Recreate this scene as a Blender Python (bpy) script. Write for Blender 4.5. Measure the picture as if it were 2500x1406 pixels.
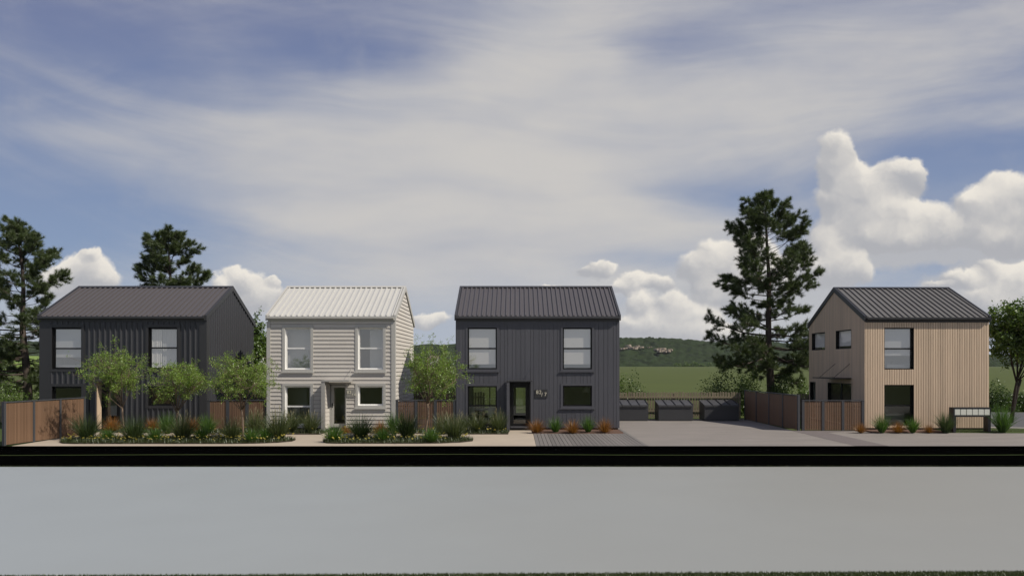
import bpy, math, random
import numpy as np
from mathutils import Vector

for o in list(bpy.data.objects):
    bpy.data.objects.remove(o)
S = bpy.context.scene
COL = S.collection
R = math.radians

# ------------------------------------------------------------------ camera
EYE, FPX, CX, HZ = 3.14, 1747.0, 1262.0, 890.0     # eye height, focal length and horizon measured on the 2500 px photograph
cam_d = bpy.data.cameras.new('camera')
cam_d.sensor_width = 36.0
cam_d.lens = 36.0 * FPX / 2500.0
cam_d.shift_y = (HZ - 703.0) / 2500.0
cam_d.shift_x = -(CX - 1250.0) / 2500.0
cam_d.clip_end = 6000.0
cam = bpy.data.objects.new('camera', cam_d)
cam.location = (0, 0, EYE)
cam.rotation_euler = (R(90), 0, 0)
COL.objects.link(cam)
S.camera = cam

# ------------------------------------------------------------------ exposure
S.render.engine = 'CYCLES'
S.view_settings.view_transform = 'Standard'
S.view_settings.look = 'None'
S.view_settings.exposure = 0.12
S.view_settings.gamma = 1.0
S.view_settings.use_curve_mapping = False
S.cycles.max_bounces = 7
S.cycles.diffuse_bounces = 4
S.cycles.glossy_bounces = 3
S.cycles.transmission_bounces = 4
S.cycles.transparent_max_bounces = 12
S.cycles.caustics_reflective = False
S.cycles.caustics_refractive = False
S.cycles.sample_clamp_indirect = 6.0
S.cycles.use_denoising = True

# ------------------------------------------------------------------ sun
SUN_EL, SUN_AZ = 47.0, 68.0            # elevation; azimuth from straight behind the camera towards the right
sv = Vector((math.sin(R(SUN_AZ)) * math.cos(R(SUN_EL)), -math.cos(R(SUN_AZ)) * math.cos(R(SUN_EL)), math.sin(R(SUN_EL))))
sun_d = bpy.data.lights.new('sun', 'SUN')
sun_d.energy = 4.4
sun_d.angle = R(0.53)
sun_d.color = (1.0, 0.93, 0.82)
sun = bpy.data.objects.new('sun', sun_d)
sun.rotation_euler = sv.to_track_quat('Z', 'Y').to_euler()
sun.location = (20, -10, 30)
COL.objects.link(sun)

# ------------------------------------------------------------------ world: Nishita sky with veil cloud and cumulus, all functions of direction
W = bpy.data.worlds.new('World')
S.world = W
W.use_nodes = True
wt = W.node_tree
wt.nodes.clear()


class NG:
    """tiny expression builder for node trees"""
    def __init__(s, t):
        s.t = t

    def _in(s, sock, v):
        if hasattr(v, 'is_output'):
            s.t.links.new(v, sock)
        else:
            sock.default_value = v

    def m(s, op, a, b=0.0, c=None, clamp=False):
        n = s.t.nodes.new('ShaderNodeMath')
        n.operation = op
        n.use_clamp = clamp
        s._in(n.inputs[0], a)
        s._in(n.inputs[1], b)
        if c is not None:
            s._in(n.inputs[2], c)
        return n.outputs[0]

    def v(s, op, a, b=(0, 0, 0), out=0):
        n = s.t.nodes.new('ShaderNodeVectorMath')
        n.operation = op
        s._in(n.inputs[0], a)
        s._in(n.inputs[1], b)
        return n.outputs[out]

    def dot(s, a, b):
        return s.v('DOT_PRODUCT', a, b, 1)

    def xyz(s, x, y, z):
        n = s.t.nodes.new('ShaderNodeCombineXYZ')
        s._in(n.inputs[0], x); s._in(n.inputs[1], y); s._in(n.inputs[2], z)
        return n.outputs[0]

    def sep(s, a):
        n = s.t.nodes.new('ShaderNodeSeparateXYZ')
        s._in(n.inputs[0], a)
        return n.outputs

    def noise(s, vec, scale, detail=3.0, rough=0.5, dist=0.0, color=False):
        n = s.t.nodes.new('ShaderNodeTexNoise')
        s._in(n.inputs['Vector'], vec)
        n.inputs['Scale'].default_value = scale
        n.inputs['Detail'].default_value = detail
        n.inputs['Roughness'].default_value = rough
        n.inputs['Distortion'].default_value = dist
        return n.outputs['Color' if color else 'Fac']

    def sm(s, x, a, b, lo=0.0, hi=1.0):
        n = s.t.nodes.new('ShaderNodeMapRange')
        n.interpolation_type = 'SMOOTHSTEP'
        s._in(n.inputs[0], x)
        n.inputs[1].default_value = a; n.inputs[2].default_value = b
        n.inputs[3].default_value = lo; n.inputs[4].default_value = hi
        return n.outputs[0]

    def mix(s, f, a, b, blend='MIX'):
        n = s.t.nodes.new('ShaderNodeMix')
        n.data_type = 'RGBA'
        n.blend_type = blend
        s._in(n.inputs[0], f); s._in(n.inputs[6], a); s._in(n.inputs[7], b)
        return n.outputs[2]


g = NG(wt)
SKY_STRENGTH = 0.1
K = 1.0 / SKY_STRENGTH
tc = wt.nodes.new('ShaderNodeTexCoord')
dirv = tc.outputs['Generated']
dx, dy, dz = g.sep(dirv)
ady = g.m('MAXIMUM', g.m('ABSOLUTE', dy), 0.2)
U = g.m('DIVIDE', dx, ady)
V = g.m('DIVIDE', dz, ady)


def UV(px, py):
    return (px - CX) / FPX, (HZ - py) / FPX


sky = wt.nodes.new('ShaderNodeTexSky')
sky.sky_type = 'NISHITA'
sky.sun_disc = False
sky.sun_elevation = R(SUN_EL)
sky.sun_rotation = R(180 - SUN_AZ)
sky.air_density = 1.0
sky.dust_density = 1.2
sky.ozone_density = 2.0

uv = g.xyz(U, V, 0.0)
# broad blobs of veil (+) and of clear blue (-)
veil_blobs = [(1250, 430, 620, 260, 0.55), (1350, 60, 330, 260, 0.40), (1950, 200, 560, 170, 0.36), (1500, 385, 560, 60, 0.16),
              (1150, 560, 560, 160, 0.30), (2420, 150, 260, 130, -0.06), (2300, 40, 420, 90, 0.20), (1560, 690, 520, 60, 0.14), (120, 300, 150, 40, 0.05),
              (860, 140, 250, 62, -0.34), (330, 130, 460, 150, -0.10), (230, 520, 480, 120, -0.24), (1740, 450, 300, 80, -0.42),
              (2330, 390, 280, 60, -0.34), (1640, 150, 240, 110, -0.26), (1560, 640, 240, 40, -0.30), (950, 600, 330, 26, -0.10),
              (720, 330, 420, 70, 0.14), (330, 310, 380, 26, 0.10), (1750, 300, 420, 40, 0.10), (1480, 560, 240, 40, 0.10), (-250, 250, 400, 300, -0.05)]
warp = g.noise(uv, 2.2, 3.0, 0.5, 0.0, True)
uvw = g.v('ADD', uv, g.v('MULTIPLY', g.v('SUBTRACT', warp, (0.5, 0.5, 0.5)), (0.22, 0.10, 0.0)))
bias = 0.0
for (px, py, rx, ry, a) in veil_blobs:
    u0, v0 = UV(px, py)
    tilt = g.v('MULTIPLY', g.v('SUBTRACT', uvw, (u0, v0, 0)), (FPX / rx, FPX / ry, 0))
    e = g.m('POWER', 2.718, g.m('MULTIPLY', g.dot(tilt, tilt), -1.0))
    bias = g.m('ADD', bias, g.m('MULTIPLY', e, a))
zc = g.m('ADD', g.m('MAXIMUM', dz, 0.0), 0.10)
cp = g.xyz(g.m('DIVIDE', dx, zc), g.m('MULTIPLY', g.m('DIVIDE', dy, zc), 0.32), 3.7)
n1 = g.noise(cp, 0.85, 6.0, 0.56, 0.55)
n2 = g.noise(g.v('MULTIPLY', uvw, (1.0, 3.6, 1.0)), 3.2, 6.0, 0.6, 0.5)
# fine streaks drawn out along the flow of the high cloud, which fans up and outwards from low in the middle
ang = g.m('ADD', g.m('MULTIPLY', U, 0.42), g.m('MULTIPLY', g.m('SUBTRACT', g.noise(uv, 1.6, 2.0), 0.5), 1.6))
sx_ = g.m('ADD', g.m('MULTIPLY', U, 1.0), g.m('MULTIPLY', V, 0.35))
sy_ = g.m('ADD', g.m('ADD', V, g.m('MULTIPLY', g.m('MULTIPLY', U, U), -0.22)), g.m('MULTIPLY', ang, 0.10))
n4 = g.noise(g.xyz(g.m('MULTIPLY', sx_, 1.5), g.m('MULTIPLY', sy_, 9.0), 1.3), 1.3, 6.0, 0.56, 0.35)
vd = g.m('ADD', g.m('ADD', g.m('ADD', g.m('MULTIPLY', n1, 0.50), g.m('MULTIPLY', n2, 0.42)), g.m('MULTIPLY', n4, 0.55)), bias)
veil = g.sm(vd, 0.50, 1.30)
veil = g.m('MULTIPLY', veil, 0.93)
# a thin curl of cirrus at the left
# blue tone: the Nishita sky, muted by thin high haze
nish = sky.outputs[0]
el = g.m('MULTIPLY', g.m('ADD', V, 0.0), 2.0, clamp=True)
hazeblue = g.mix(el, (0.225 * K, 0.310 * K, 0.470 * K, 1), (0.150 * K, 0.180 * K, 0.315 * K, 1))
blue = g.mix(0.86, nish, hazeblue)
n3 = g.noise(g.v('MULTIPLY', uvw, (1.0, 2.5, 1.0)), 2.4, 4.0, 0.55)
veilcol = g.mix(g.sm(g.m('ADD', g.m('MULTIPLY', n3, 0.5), g.m('MULTIPLY', n4, 0.5)), 0.34, 0.64), (0.415 * K, 0.425 * K, 0.465 * K, 1), (0.565 * K, 0.543 * K, 0.515 * K, 1))
skyc = g.mix(veil, blue, veilcol)

# cumulus: sums of soft ellipses, ruffled by noise; lit from the upper right
cum = [(2048, 372, 42, 46), (2045, 420, 52, 50), (2075, 440, 62, 50), (2120, 455, 66, 52), (2200, 440, 58, 48), (2228, 425, 36, 34), (2070, 500, 84, 60),
       (2150, 510, 90, 64), (2090, 560, 110, 50), (2240, 545, 100, 54), (2300, 575, 56, 42), (2180, 585, 120, 34),
       (2455, 455, 60, 46), (2400, 500, 66, 46), (2465, 500, 80, 60), (2500, 560, 90, 60), (2390, 560, 70, 52), (2440, 590, 90, 40), (2560, 470, 80, 60), (2620, 560, 110, 80),
       (2020, 600, 44, 38), (2060, 640, 60, 48), (2010, 660, 60, 40), (2090, 672, 44, 34),
       (1745, 620, 52, 42), (1700, 655, 52, 36), (1780, 660, 80, 56), (1830, 620, 60, 50), (1860, 680, 80, 60), (1760, 720, 70, 40), (1720, 690, 40, 30),
       (1455, 650, 30, 20), (1480, 664, 34, 16), (1428, 662, 26, 16), (1555, 690, 34, 24), (1520, 702, 26, 18), (1600, 697, 34, 18), (1640, 745, 44, 34), (1560, 740, 34, 34),
       (1690, 780, 70, 40), (1600, 790, 80, 36), (1740, 815, 80, 30), (1540, 800, 60, 34), (1660, 815, 120, 26),
       (2420, 660, 44, 26), (2360, 690, 60, 24), (2480, 690, 80, 46), (2450, 740, 110, 40), (2300, 706, 40, 12), (2560, 700, 90, 60),
       (220, 625, 22, 22), (215, 655, 56, 38), (170, 665, 50, 34), (245, 675, 44, 30), (130, 690, 50, 30),
       (575, 672, 30, 24), (600, 690, 44, 34), (540, 690, 28, 22), (640, 715, 50, 24), (610, 730, 60, 26), (660, 690, 20, 14),
       (1050, 778, 60, 18), (-120, 640, 90, 50), (-220, 690, 120, 60), (1345, 700, 30, 10)]
pw = g.noise(uv, 7.0, 2.0, 0.5, 0.0, True)
pf = g.noise(uv, 26.0, 4.0, 0.6, 0.0, True)
half = (0.5, 0.5, 0.5)
uvp = g.v('ADD', uv, g.v('MULTIPLY', g.v('SUBTRACT', pw, half), (0.035, 0.03, 0.0)))
uvp = g.v('ADD', uvp, g.v('MULTIPLY', g.v('SUBTRACT', pf, half), (0.034, 0.030, 0.0)))
dens, lit = 0.0, 0.0
for (px, py, rx, ry) in cum:
    u0, v0 = UV(px, py)
    q = g.v('MULTIPLY', g.v('SUBTRACT', uvp, (u0, v0, 0)), (FPX / (rx * 1.36), FPX / (ry * 1.36), 0))
    w = g.m('MAXIMUM', g.m('SUBTRACT', 1.0, g.dot(q, q)), 0.0)
    w = g.m('MULTIPLY', w, w)
    dens = g.m('ADD', dens, w)
    lit = g.m('ADD', lit, g.m('MULTIPLY', w, g.dot(q, (0.30, 0.85, 0))))
# grey bodies behind the bright heads
body = 0.0
for (px, py, rx, ry) in [(1860, 720, 260, 120), (1600, 790, 170, 80), (2160, 600, 250, 75), (2450, 600, 190, 110), (2440, 720, 230, 70), (1700, 810, 190, 60), (600, 720, 110, 50), (190, 690, 110, 50), (1455, 668, 70, 16)]:
    u0, v0 = UV(px, py)
    q = g.v('MULTIPLY', g.v('SUBTRACT', uvp, (u0, v0, 0)), (FPX / rx, FPX / ry, 0))
    body = g.m('ADD', body, g.m('MAXIMUM', g.m('SUBTRACT', 1.0, g.dot(q, q)), 0.0))
bmask = g.sm(g.m('ADD', body, g.m('MULTIPLY', g.m('SUBTRACT', g.noise(uvp, 6.0, 5.0, 0.6), 0.5), 1.0)), 0.0, 0.60)
skyc = g.mix(g.m('MULTIPLY', bmask, 0.86), skyc, (0.44 * K, 0.44 * K, 0.455 * K, 1))
dn = g.m('ADD', dens, g.m('MULTIPLY', g.m('SUBTRACT', g.noise(uvp, 11.0, 6.0, 0.66), 0.5), 0.85))
cmask = g.m('MULTIPLY', g.sm(dn, 0.0, 0.40), g.sm(dens, 0.0, 0.08))
lt = g.m('DIVIDE', lit, g.m('MAXIMUM', dens, 0.02))
lt = g.m('ADD', lt, g.m('MULTIPLY', g.m('SUBTRACT', g.noise(uvp, 13.0, 4.0, 0.6), 0.5), 1.1))
lf = g.sm(lt, -0.38, 0.62)
ccol = g.mix(lf, (0.395 * K, 0.40 * K, 0.425 * K, 1), (0.80 * K, 0.752 * K, 0.675 * K, 1))
skyc = g.mix(g.m('MULTIPLY', cmask, 0.97), skyc, ccol)
# milky air low over the horizon
low = g.sm(V, 0.0, 0.17, 0.55, 0.0)
skyc = g.mix(g.m('MULTIPLY', low, g.m('SUBTRACT', 1.0, g.m('MULTIPLY', cmask, 0.7))), skyc, (0.50 * K, 0.52 * K, 0.55 * K, 1))
bg = wt.nodes.new('ShaderNodeBackground')
bg.inputs['Strength'].default_value = SKY_STRENGTH
wt.links.new(skyc, bg.inputs['Color'])
wo = wt.nodes.new('ShaderNodeOutputWorld')
wt.links.new(bg.outputs[0], wo.inputs['Surface'])


# ------------------------------------------------------------------ helpers
def PX(px, Y):
    return (px - CX) / FPX * Y


def PZ(py, Y):
    return EYE - (py - HZ) / FPX * Y


def YG(py, z=0.0):
    return (EYE - z) * FPX / (py - HZ)


def mat(name, col, rough=0.6, var=0.12, nscale=3.0, bump=0.0, bscale=40.0, metal=0.0, stretch=None, spec=0.5, island=0.0, detail=4.0, fine=0.0, objvar=0.0):
    m = bpy.data.materials.new(name)
    m.use_nodes = True
    t = m.node_tree
    b = t.nodes['Principled BSDF']
    n = NG(t)
    b.inputs['Roughness'].default_value = rough
    b.inputs['Metallic'].default_value = metal
    b.inputs['Specular IOR Level'].default_value = spec
    co = t.nodes.new('ShaderNodeTexCoord').outputs['Object']
    if stretch:
        co = n.v('MULTIPLY', co, stretch)
    f = n.noise(co, nscale, detail, 0.6)
    f = n.m('MULTIPLY', n.m('SUBTRACT', f, 0.5), 2.0 * var)
    if fine:
        f = n.m('ADD', f, n.m('MULTIPLY', n.m('SUBTRACT', n.noise(co, bscale, 3.0, 0.6), 0.5), 2.0 * fine))
    if island:
        gi = t.nodes.new('ShaderNodeNewGeometry')
        f = n.m('ADD', f, n.m('MULTIPLY', n.m('SUBTRACT', gi.outputs['Random Per Island'], 0.5), 2.0 * island))
    if objvar:
        oi = t.nodes.new('ShaderNodeObjectInfo')
        f = n.m('ADD', f, n.m('MULTIPLY', n.m('SUBTRACT', oi.outputs['Random'], 0.5), 2.0 * objvar))
    k = n.m('ADD', f, 1.0)
    c = n.v('MULTIPLY', n.xyz(k, k, k), tuple(col))
    t.links.new(c, b.inputs['Base Color'])
    r = n.m('ADD', n.m('MULTIPLY', f, 0.5), rough, clamp=True)
    t.links.new(r, b.inputs['Roughness'])
    if bump:
        bn = t.nodes.new('ShaderNodeBump')
        bn.inputs['Strength'].default_value = bump
        bn.inputs['Distance'].default_value = 0.02
        t.links.new(n.noise(co, bscale, 4.0, 0.6), bn.inputs['Height'])
        t.links.new(bn.outputs[0], b.inputs['Normal'])
    return m


def leafmat(name, c0, c1, trans=0.35, rough=0.6, nscale=1.3):
    m = bpy.data.materials.new(name)
    m.use_nodes = True
    t = m.node_tree
    n = NG(t)
    t.nodes.remove(t.nodes['Principled BSDF'])
    gi = t.nodes.new('ShaderNodeNewGeometry')
    co = t.nodes.new('ShaderNodeTexCoord').outputs['Object']
    f = n.m('ADD', n.m('MULTIPLY', gi.outputs['Random Per Island'], 0.6), n.m('MULTIPLY', n.noise(co, nscale, 2.0), 0.4))
    c = n.mix(f, c0 + (1,), c1 + (1,))
    d = t.nodes.new('ShaderNodeBsdfDiffuse')
    t.links.new(c, d.inputs[0])
    tr = t.nodes.new('ShaderNodeBsdfTranslucent')
    t.links.new(n.mix(1.0, c, (1.0, 1.05, 0.55, 1), 'MULTIPLY'), tr.inputs[0])
    ms = t.nodes.new('ShaderNodeMixShader')
    ms.inputs[0].default_value = trans
    t.links.new(d.outputs[0], ms.inputs[1]); t.links.new(tr.outputs[0], ms.inputs[2])
    gl = t.nodes.new('ShaderNodeBsdfGlossy')
    gl.inputs['Roughness'].default_value = rough * 0.7
    gl.inputs['Color'].default_value = (0.8, 0.85, 0.8, 1)
    m2 = t.nodes.new('ShaderNodeMixShader')
    m2.inputs[0].default_value = 0.05
    t.links.new(ms.outputs[0], m2.inputs[1]); t.links.new(gl.outputs[0], m2.inputs[2])
    t.links.new(m2.outputs[0], t.nodes['Material Output'].inputs[0])
    return m


def glassmat(name, refl=0.10, tint=(0.86, 0.90, 0.88)):
    m = bpy.data.materials.new(name)
    m.use_nodes = True
    t = m.node_tree
    n = NG(t)
    t.nodes.remove(t.nodes['Principled BSDF'])
    fr = t.nodes.new('ShaderNodeLayerWeight')          # facing = 1 - cos, the same from both sides of the pane
    fr.inputs['Blend'].default_value = 0.5
    sch = n.m('ADD', n.m('MULTIPLY', n.m('POWER', fr.outputs['Facing'], 5.0), 0.9), 0.04)
    tp = t.nodes.new('ShaderNodeBsdfTransparent')
    tp.inputs[0].default_value = tint + (1,)
    gl = t.nodes.new('ShaderNodeBsdfGlossy')
    gl.inputs['Roughness'].default_value = 0.0
    gl.inputs['Color'].default_value = (1.0, 0.965, 0.90, 1)
    co = t.nodes.new('ShaderNodeTexCoord').outputs['Object']
    bn = t.nodes.new('ShaderNodeBump')
    bn.inputs['Strength'].default_value = 0.06
    bn.inputs['Distance'].default_value = 0.02
    t.links.new(n.noise(co, 1.1, 1.0), bn.inputs['Height'])
    t.links.new(bn.outputs[0], gl.inputs['Normal'])
    ms = t.nodes.new('ShaderNodeMixShader')
    t.links.new(n.m('ADD', sch, refl, clamp=True), ms.inputs[0])
    t.links.new(tp.outputs[0], ms.inputs[1]); t.links.new(gl.outputs[0], ms.inputs[2])
    t.links.new(ms.outputs[0], t.nodes['Material Output'].inputs[0])
    return m


class MB:
    def __init__(s):
        s.v, s.f = [], []

    def poly(s, pts):
        i = len(s.v)
        s.v += [tuple(p) for p in pts]
        s.f.append(tuple(range(i, i + len(pts))))
        return s

    def hexa(s, p):
        """eight corners: bottom ring 0-3 (counter-clockwise from above), top ring 4-7"""
        i = len(s.v)
        s.v += [tuple(q) for q in p]
        for q in ((3, 2, 1, 0), (4, 5, 6, 7), (0, 1, 5, 4), (1, 2, 6, 5), (2, 3, 7, 6), (3, 0, 4, 7)):
            s.f.append(tuple(i + k for k in q))
        return s

    def box(s, x0, x1, y0, y1, z0, z1):
        return s.hexa([(x0, y0, z0), (x1, y0, z0), (x1, y1, z0), (x0, y1, z0), (x0, y0, z1), (x1, y0, z1), (x1, y1, z1), (x0, y1, z1)])

    def prism(s, ring, d):
        """closed outline extruded by vector d"""
        i, n = len(s.v), len(ring)
        s.v += [tuple(p) for p in ring] + [tuple(p[k] + d[k] for k in range(3)) for p in ring]
        s.f.append(tuple(range(i + n - 1, i - 1, -1)))
        s.f.append(tuple(range(i + n, i + 2 * n)))
        for k in range(n):
            a, b = i + k, i + (k + 1) % n
            s.f.append((a, b, b + n, a + n))
        return s

    def tube(s, pts, rad, n=6, cap=True):
        i = len(s.v)
        P = [Vector(p) for p in pts]
        for k, p in enumerate(P):
            d = (P[min(k + 1, len(P) - 1)] - P[max(k - 1, 0)]).normalized()
            a = d.orthogonal().normalized()
            if k and abs(d.dot(la)) < 0.95:
                a = (la - d * d.dot(la)).normalized()
            la = a
            b = d.cross(a)
            r = rad[k] if hasattr(rad, '__len__') else rad
            for j in range(n):
                t = 2 * math.pi * j / n
                s.v.append(tuple(p + a * (math.cos(t) * r) + b * (math.sin(t) * r)))
        for k in range(len(P) - 1):
            for j in range(n):
                q = i + k * n
                s.f.append((q + j, q + (j + 1) % n, q + n + (j + 1) % n, q + n + j))
        if cap:
            s.f.append(tuple(i + j for j in range(n - 1, -1, -1)))
            s.f.append(tuple(i + (len(P) - 1) * n + j for j in range(n)))
        return s

    def mesh(s, name, m, smooth=False):
        me = bpy.data.meshes.new(name)
        me.from_pydata(s.v, [], s.f)
        me.materials.append(m)
        if smooth:
            me.polygons.foreach_set('use_smooth', [True] * len(me.polygons))
        me.update()
        return me


def npmesh(name, Vv, F, m, smooth=False):
    Vv = np.asarray(Vv, dtype=np.float32); F = np.asarray(F, dtype=np.int32)
    me = bpy.data.meshes.new(name)
    me.vertices.add(len(Vv))
    me.vertices.foreach_set('co', Vv.ravel())
    k = F.shape[1]
    me.loops.add(F.size)
    me.loops.foreach_set('vertex_index', F.ravel())
    me.polygons.add(len(F))
    me.polygons.foreach_set('loop_start', np.arange(0, F.size, k, dtype=np.int32))
    try:
        me.polygons.foreach_set('loop_total', np.full(len(F), k, dtype=np.int32))
    except Exception:
        pass
    if smooth:
        me.polygons.foreach_set('use_smooth', np.ones(len(F), dtype=bool))
    me.materials.append(m)
    me.update(calc_edges=True)
    return me


def wloc(o):
    p = Vector((0, 0, 0))
    while o is not None:
        p += o.location
        o = o.parent
    return p


def put(name, me, parent=None, at=(0, 0, 0), label=None):
    """link a mesh whose own origin stands at world point AT, under PARENT"""
    o = bpy.data.objects.new(name, me)
    COL.objects.link(o)
    o.location = Vector(at) - (wloc(parent) if parent else Vector((0, 0, 0)))
    if parent:
        o.parent = parent
    if label:
        o['label'] = label
    return o


def obj(name, mb, m, parent=None, at=(0, 0, 0), smooth=False):
    return put(name, mb.mesh(name, m, smooth), parent, at)


def tag(o, label, cat, group=None):
    o['label'] = label
    o['category'] = cat
    if group:
        o['group'] = group
    return o


def empty(name, loc, label, cat, group=None):
    o = bpy.data.objects.new(name, None)
    o.empty_display_size = 0.3
    COL.objects.link(o)
    o.location = loc
    return tag(o, label, cat, group)


def struct(o, kind='structure'):
    o['kind'] = kind
    return o


# ------------------------------------------------------------------ materials
M = {}
M['metal1'] = mat('charcoal_steel', (0.036, 0.037, 0.042), 0.42, 0.10, 1.5, 0.0, 40, 0.0, (1, 1, 0.25))
M['roof1'] = mat('grey_brown_roof_steel', (0.080, 0.072, 0.072), 0.40, 0.12, 1.2, 0.15, 60, 0.0, (1, 0.4, 0.4))
M['flash1'] = mat('charcoal_flashing', (0.030, 0.030, 0.032), 0.45, 0.08, 2.0)
M['white2'] = mat('warm_white_paint', (0.535, 0.500, 0.450), 0.55, 0.05, 2.0, 0.08, 60, 0.0, (0.4, 1, 3), objvar=0.03)
M['roof2'] = mat('off_white_roof_steel', (0.470, 0.462, 0.435), 0.42, 0.06, 1.5)
M['trim2'] = mat('pale_grey_trim_paint', (0.43, 0.42, 0.39), 0.5, 0.05, 3.0)
M['porch2'] = mat('mid_grey_porch_paint', (0.315, 0.308, 0.290), 0.5, 0.05, 3.0)
M['sash2'] = mat('white_sash_paint', (0.78, 0.77, 0.74), 0.4, 0.03, 3.0)
M['dark3'] = mat('dark_grey_painted_timber', (0.072, 0.073, 0.085), 0.55, 0.10, 2.0, 0.15, 60, 0.0, (6, 6, 0.5), objvar=0.05)
M['roof3'] = mat('dark_grey_roof_steel', (0.076, 0.069, 0.070), 0.40, 0.10, 1.2, 0.1, 60)
M['flash3'] = mat('dark_grey_flashing', (0.040, 0.040, 0.044), 0.45, 0.08, 2.0)
M['black'] = mat('black_powder_coat', (0.0045, 0.0045, 0.0050), 0.45, 0.10, 3.0, spec=0.3)
M['timber4'] = mat('pale_cedar_batten', (0.575, 0.440, 0.312), 0.6, 0.20, 1.4, 0.25, 24, 0.0, (9, 9, 0.55), objvar=0.10, fine=0.07)
M['groove4'] = mat('brown_backing_board', (0.10, 0.065, 0.04), 0.8, 0.10, 3.0)
M['roof4'] = mat('grey_seam_roof_steel', (0.112, 0.106, 0.099), 0.42, 0.14, 0.9, 0.1, 60)
M['flash4'] = mat('black_flashing', (0.013, 0.013, 0.015), 0.42, 0.08, 2.0)
M['fence'] = mat('red_brown_fence_slat', (0.158, 0.092, 0.054), 0.65, 0.22, 1.2, 0.2, 30, 0.0, (8, 8, 0.6), objvar=0.14)
M['fenceback'] = mat('dark_brown_backing', (0.045, 0.025, 0.016), 0.8, 0.1)
M['post'] = mat('charcoal_fence_post', (0.050, 0.052, 0.058), 0.5, 0.10, 3.0)
M['picket'] = mat('weathered_paling', (0.185, 0.155, 0.105), 0.8, 0.25, 2.0, 0.3, 40, 0.0, (6, 6, 0.7), objvar=0.20)
M['bin'] = mat('charcoal_bin_panel', (0.034, 0.035, 0.039), 0.5, 0.14, 1.6, 0.05, 60)
M['binlid'] = mat('dark_grey_bin_lid', (0.048, 0.048, 0.052), 0.5, 0.12, 2.0)
M['path'] = mat('warm_concrete', (0.372, 0.315, 0.250), 0.8, 0.16, 0.7, 0.15, 50, fine=0.06)
M['drive'] = mat('grey_exposed_concrete', (0.192, 0.173, 0.157), 0.8, 0.34, 0.9, 0.4, 30, 0.0, (0.5, 1.6, 1), fine=0.22)
M['paver'] = mat('dark_paver_band', (0.128, 0.110, 0.106), 0.85, 0.18, 2.0, 0.4, 40, fine=0.15)
M['plank'] = mat('grey_weathered_plank', (0.142, 0.131, 0.123), 0.75, 0.18, 2.0, 0.25, 40, 0.0, (8, 0.7, 1), objvar=0.12)
M['void'] = mat('black_bitumen', (0.0010, 0.0010, 0.0010), 1.0, 0.2, 3.0, spec=0.0)  # near-black colour stands in for the unlit void before the footpath
M['road'] = mat('pale_grey_road_paint', (0.238, 0.250, 0.246), 0.62, 0.06, 0.05, 0.0, spec=0.5)
M['soil'] = mat('dark_soil', (0.035, 0.024, 0.015), 0.95, 0.4, 5.0, 0.8, 60, fine=0.4)
M['mulch'] = mat('red_brown_mulch', (0.10, 0.055, 0.036), 0.95, 0.4, 6.0, 0.8, 60, fine=0.3)
M['field'] = mat('grass_field', (0.068, 0.086, 0.026), 0.95, 0.22, 0.05, 0.0, 2.0, spec=0.1, fine=0.16)
M['lawn'] = mat('lawn_ground', (0.050, 0.070, 0.022), 0.95, 0.3, 1.5, 0.5, 40, spec=0.1, fine=0.2)
M['backing2'] = mat('grey_building_wrap', (0.12, 0.115, 0.105), 0.9, 0.05)  # darkened in colour to deepen the shadow lines between the weatherboards
M['blind'] = mat('pale_roller_blind', (0.74, 0.71, 0.66), 0.9, 0.03, 2.0)  # sheets of this are added to lighten the upper windows
M['blind_grey'] = mat('grey_blind_fabric', (0.50, 0.50, 0.49), 0.9, 0.04, 2.0)
M['curtain'] = mat('grey_sheer_curtain', (0.50, 0.50, 0.50), 0.9, 0.06, 2.0)
M['bright_field'] = mat('bright_meadow', (0.16, 0.23, 0.05), 0.95, 0.25, 0.05, 0.0, 40, spec=0.1)
M['asphalt'] = mat('grey_asphalt', (0.066, 0.066, 0.070), 0.85, 0.15, 1.0, 0.3, 60, fine=0.1)
# road surface: blue-grey to warm-grey along x, a sky reflection painted into the colour
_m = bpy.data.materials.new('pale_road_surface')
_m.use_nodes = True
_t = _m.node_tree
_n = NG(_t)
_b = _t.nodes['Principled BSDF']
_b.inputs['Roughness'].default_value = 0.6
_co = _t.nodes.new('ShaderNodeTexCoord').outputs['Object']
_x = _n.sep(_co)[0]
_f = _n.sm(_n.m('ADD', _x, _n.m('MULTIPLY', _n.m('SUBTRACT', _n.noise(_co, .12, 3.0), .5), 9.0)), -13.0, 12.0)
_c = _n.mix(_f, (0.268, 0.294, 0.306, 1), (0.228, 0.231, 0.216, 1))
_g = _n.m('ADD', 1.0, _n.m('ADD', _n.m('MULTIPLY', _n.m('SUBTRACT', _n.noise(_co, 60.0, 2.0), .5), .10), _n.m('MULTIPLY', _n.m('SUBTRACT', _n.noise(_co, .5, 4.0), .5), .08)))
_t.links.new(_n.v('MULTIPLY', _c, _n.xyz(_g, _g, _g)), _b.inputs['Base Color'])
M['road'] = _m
M['kerb'] = mat('pale_kerb_concrete', (0.36, 0.34, 0.31), 0.85, 0.1, 2.0)
M['room'] = mat('white_interior_plaster', (0.80, 0.79, 0.76), 0.85, 0.02, 2.0)
M['floorwood'] = mat('interior_floor', (0.20, 0.155, 0.11), 0.6, 0.2, 2.0, 0, 40, 0.0, (6, 0.6, 1))
M['furn'] = mat('white_furniture', (0.74, 0.73, 0.70), 0.6, 0.04, 3.0)
M['linen'] = mat('pale_linen', (0.68, 0.66, 0.62), 0.85, 0.06, 4.0)
M['greyfab'] = mat('grey_fabric', (0.30, 0.30, 0.31), 0.9, 0.08, 6.0)
M['glass'] = glassmat('coated_window_glass', 0.27, (0.97, 0.97, 0.96))
M['glass_clear'] = glassmat('clear_window_glass', 0.02, (0.97, 0.97, 0.97))
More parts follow.
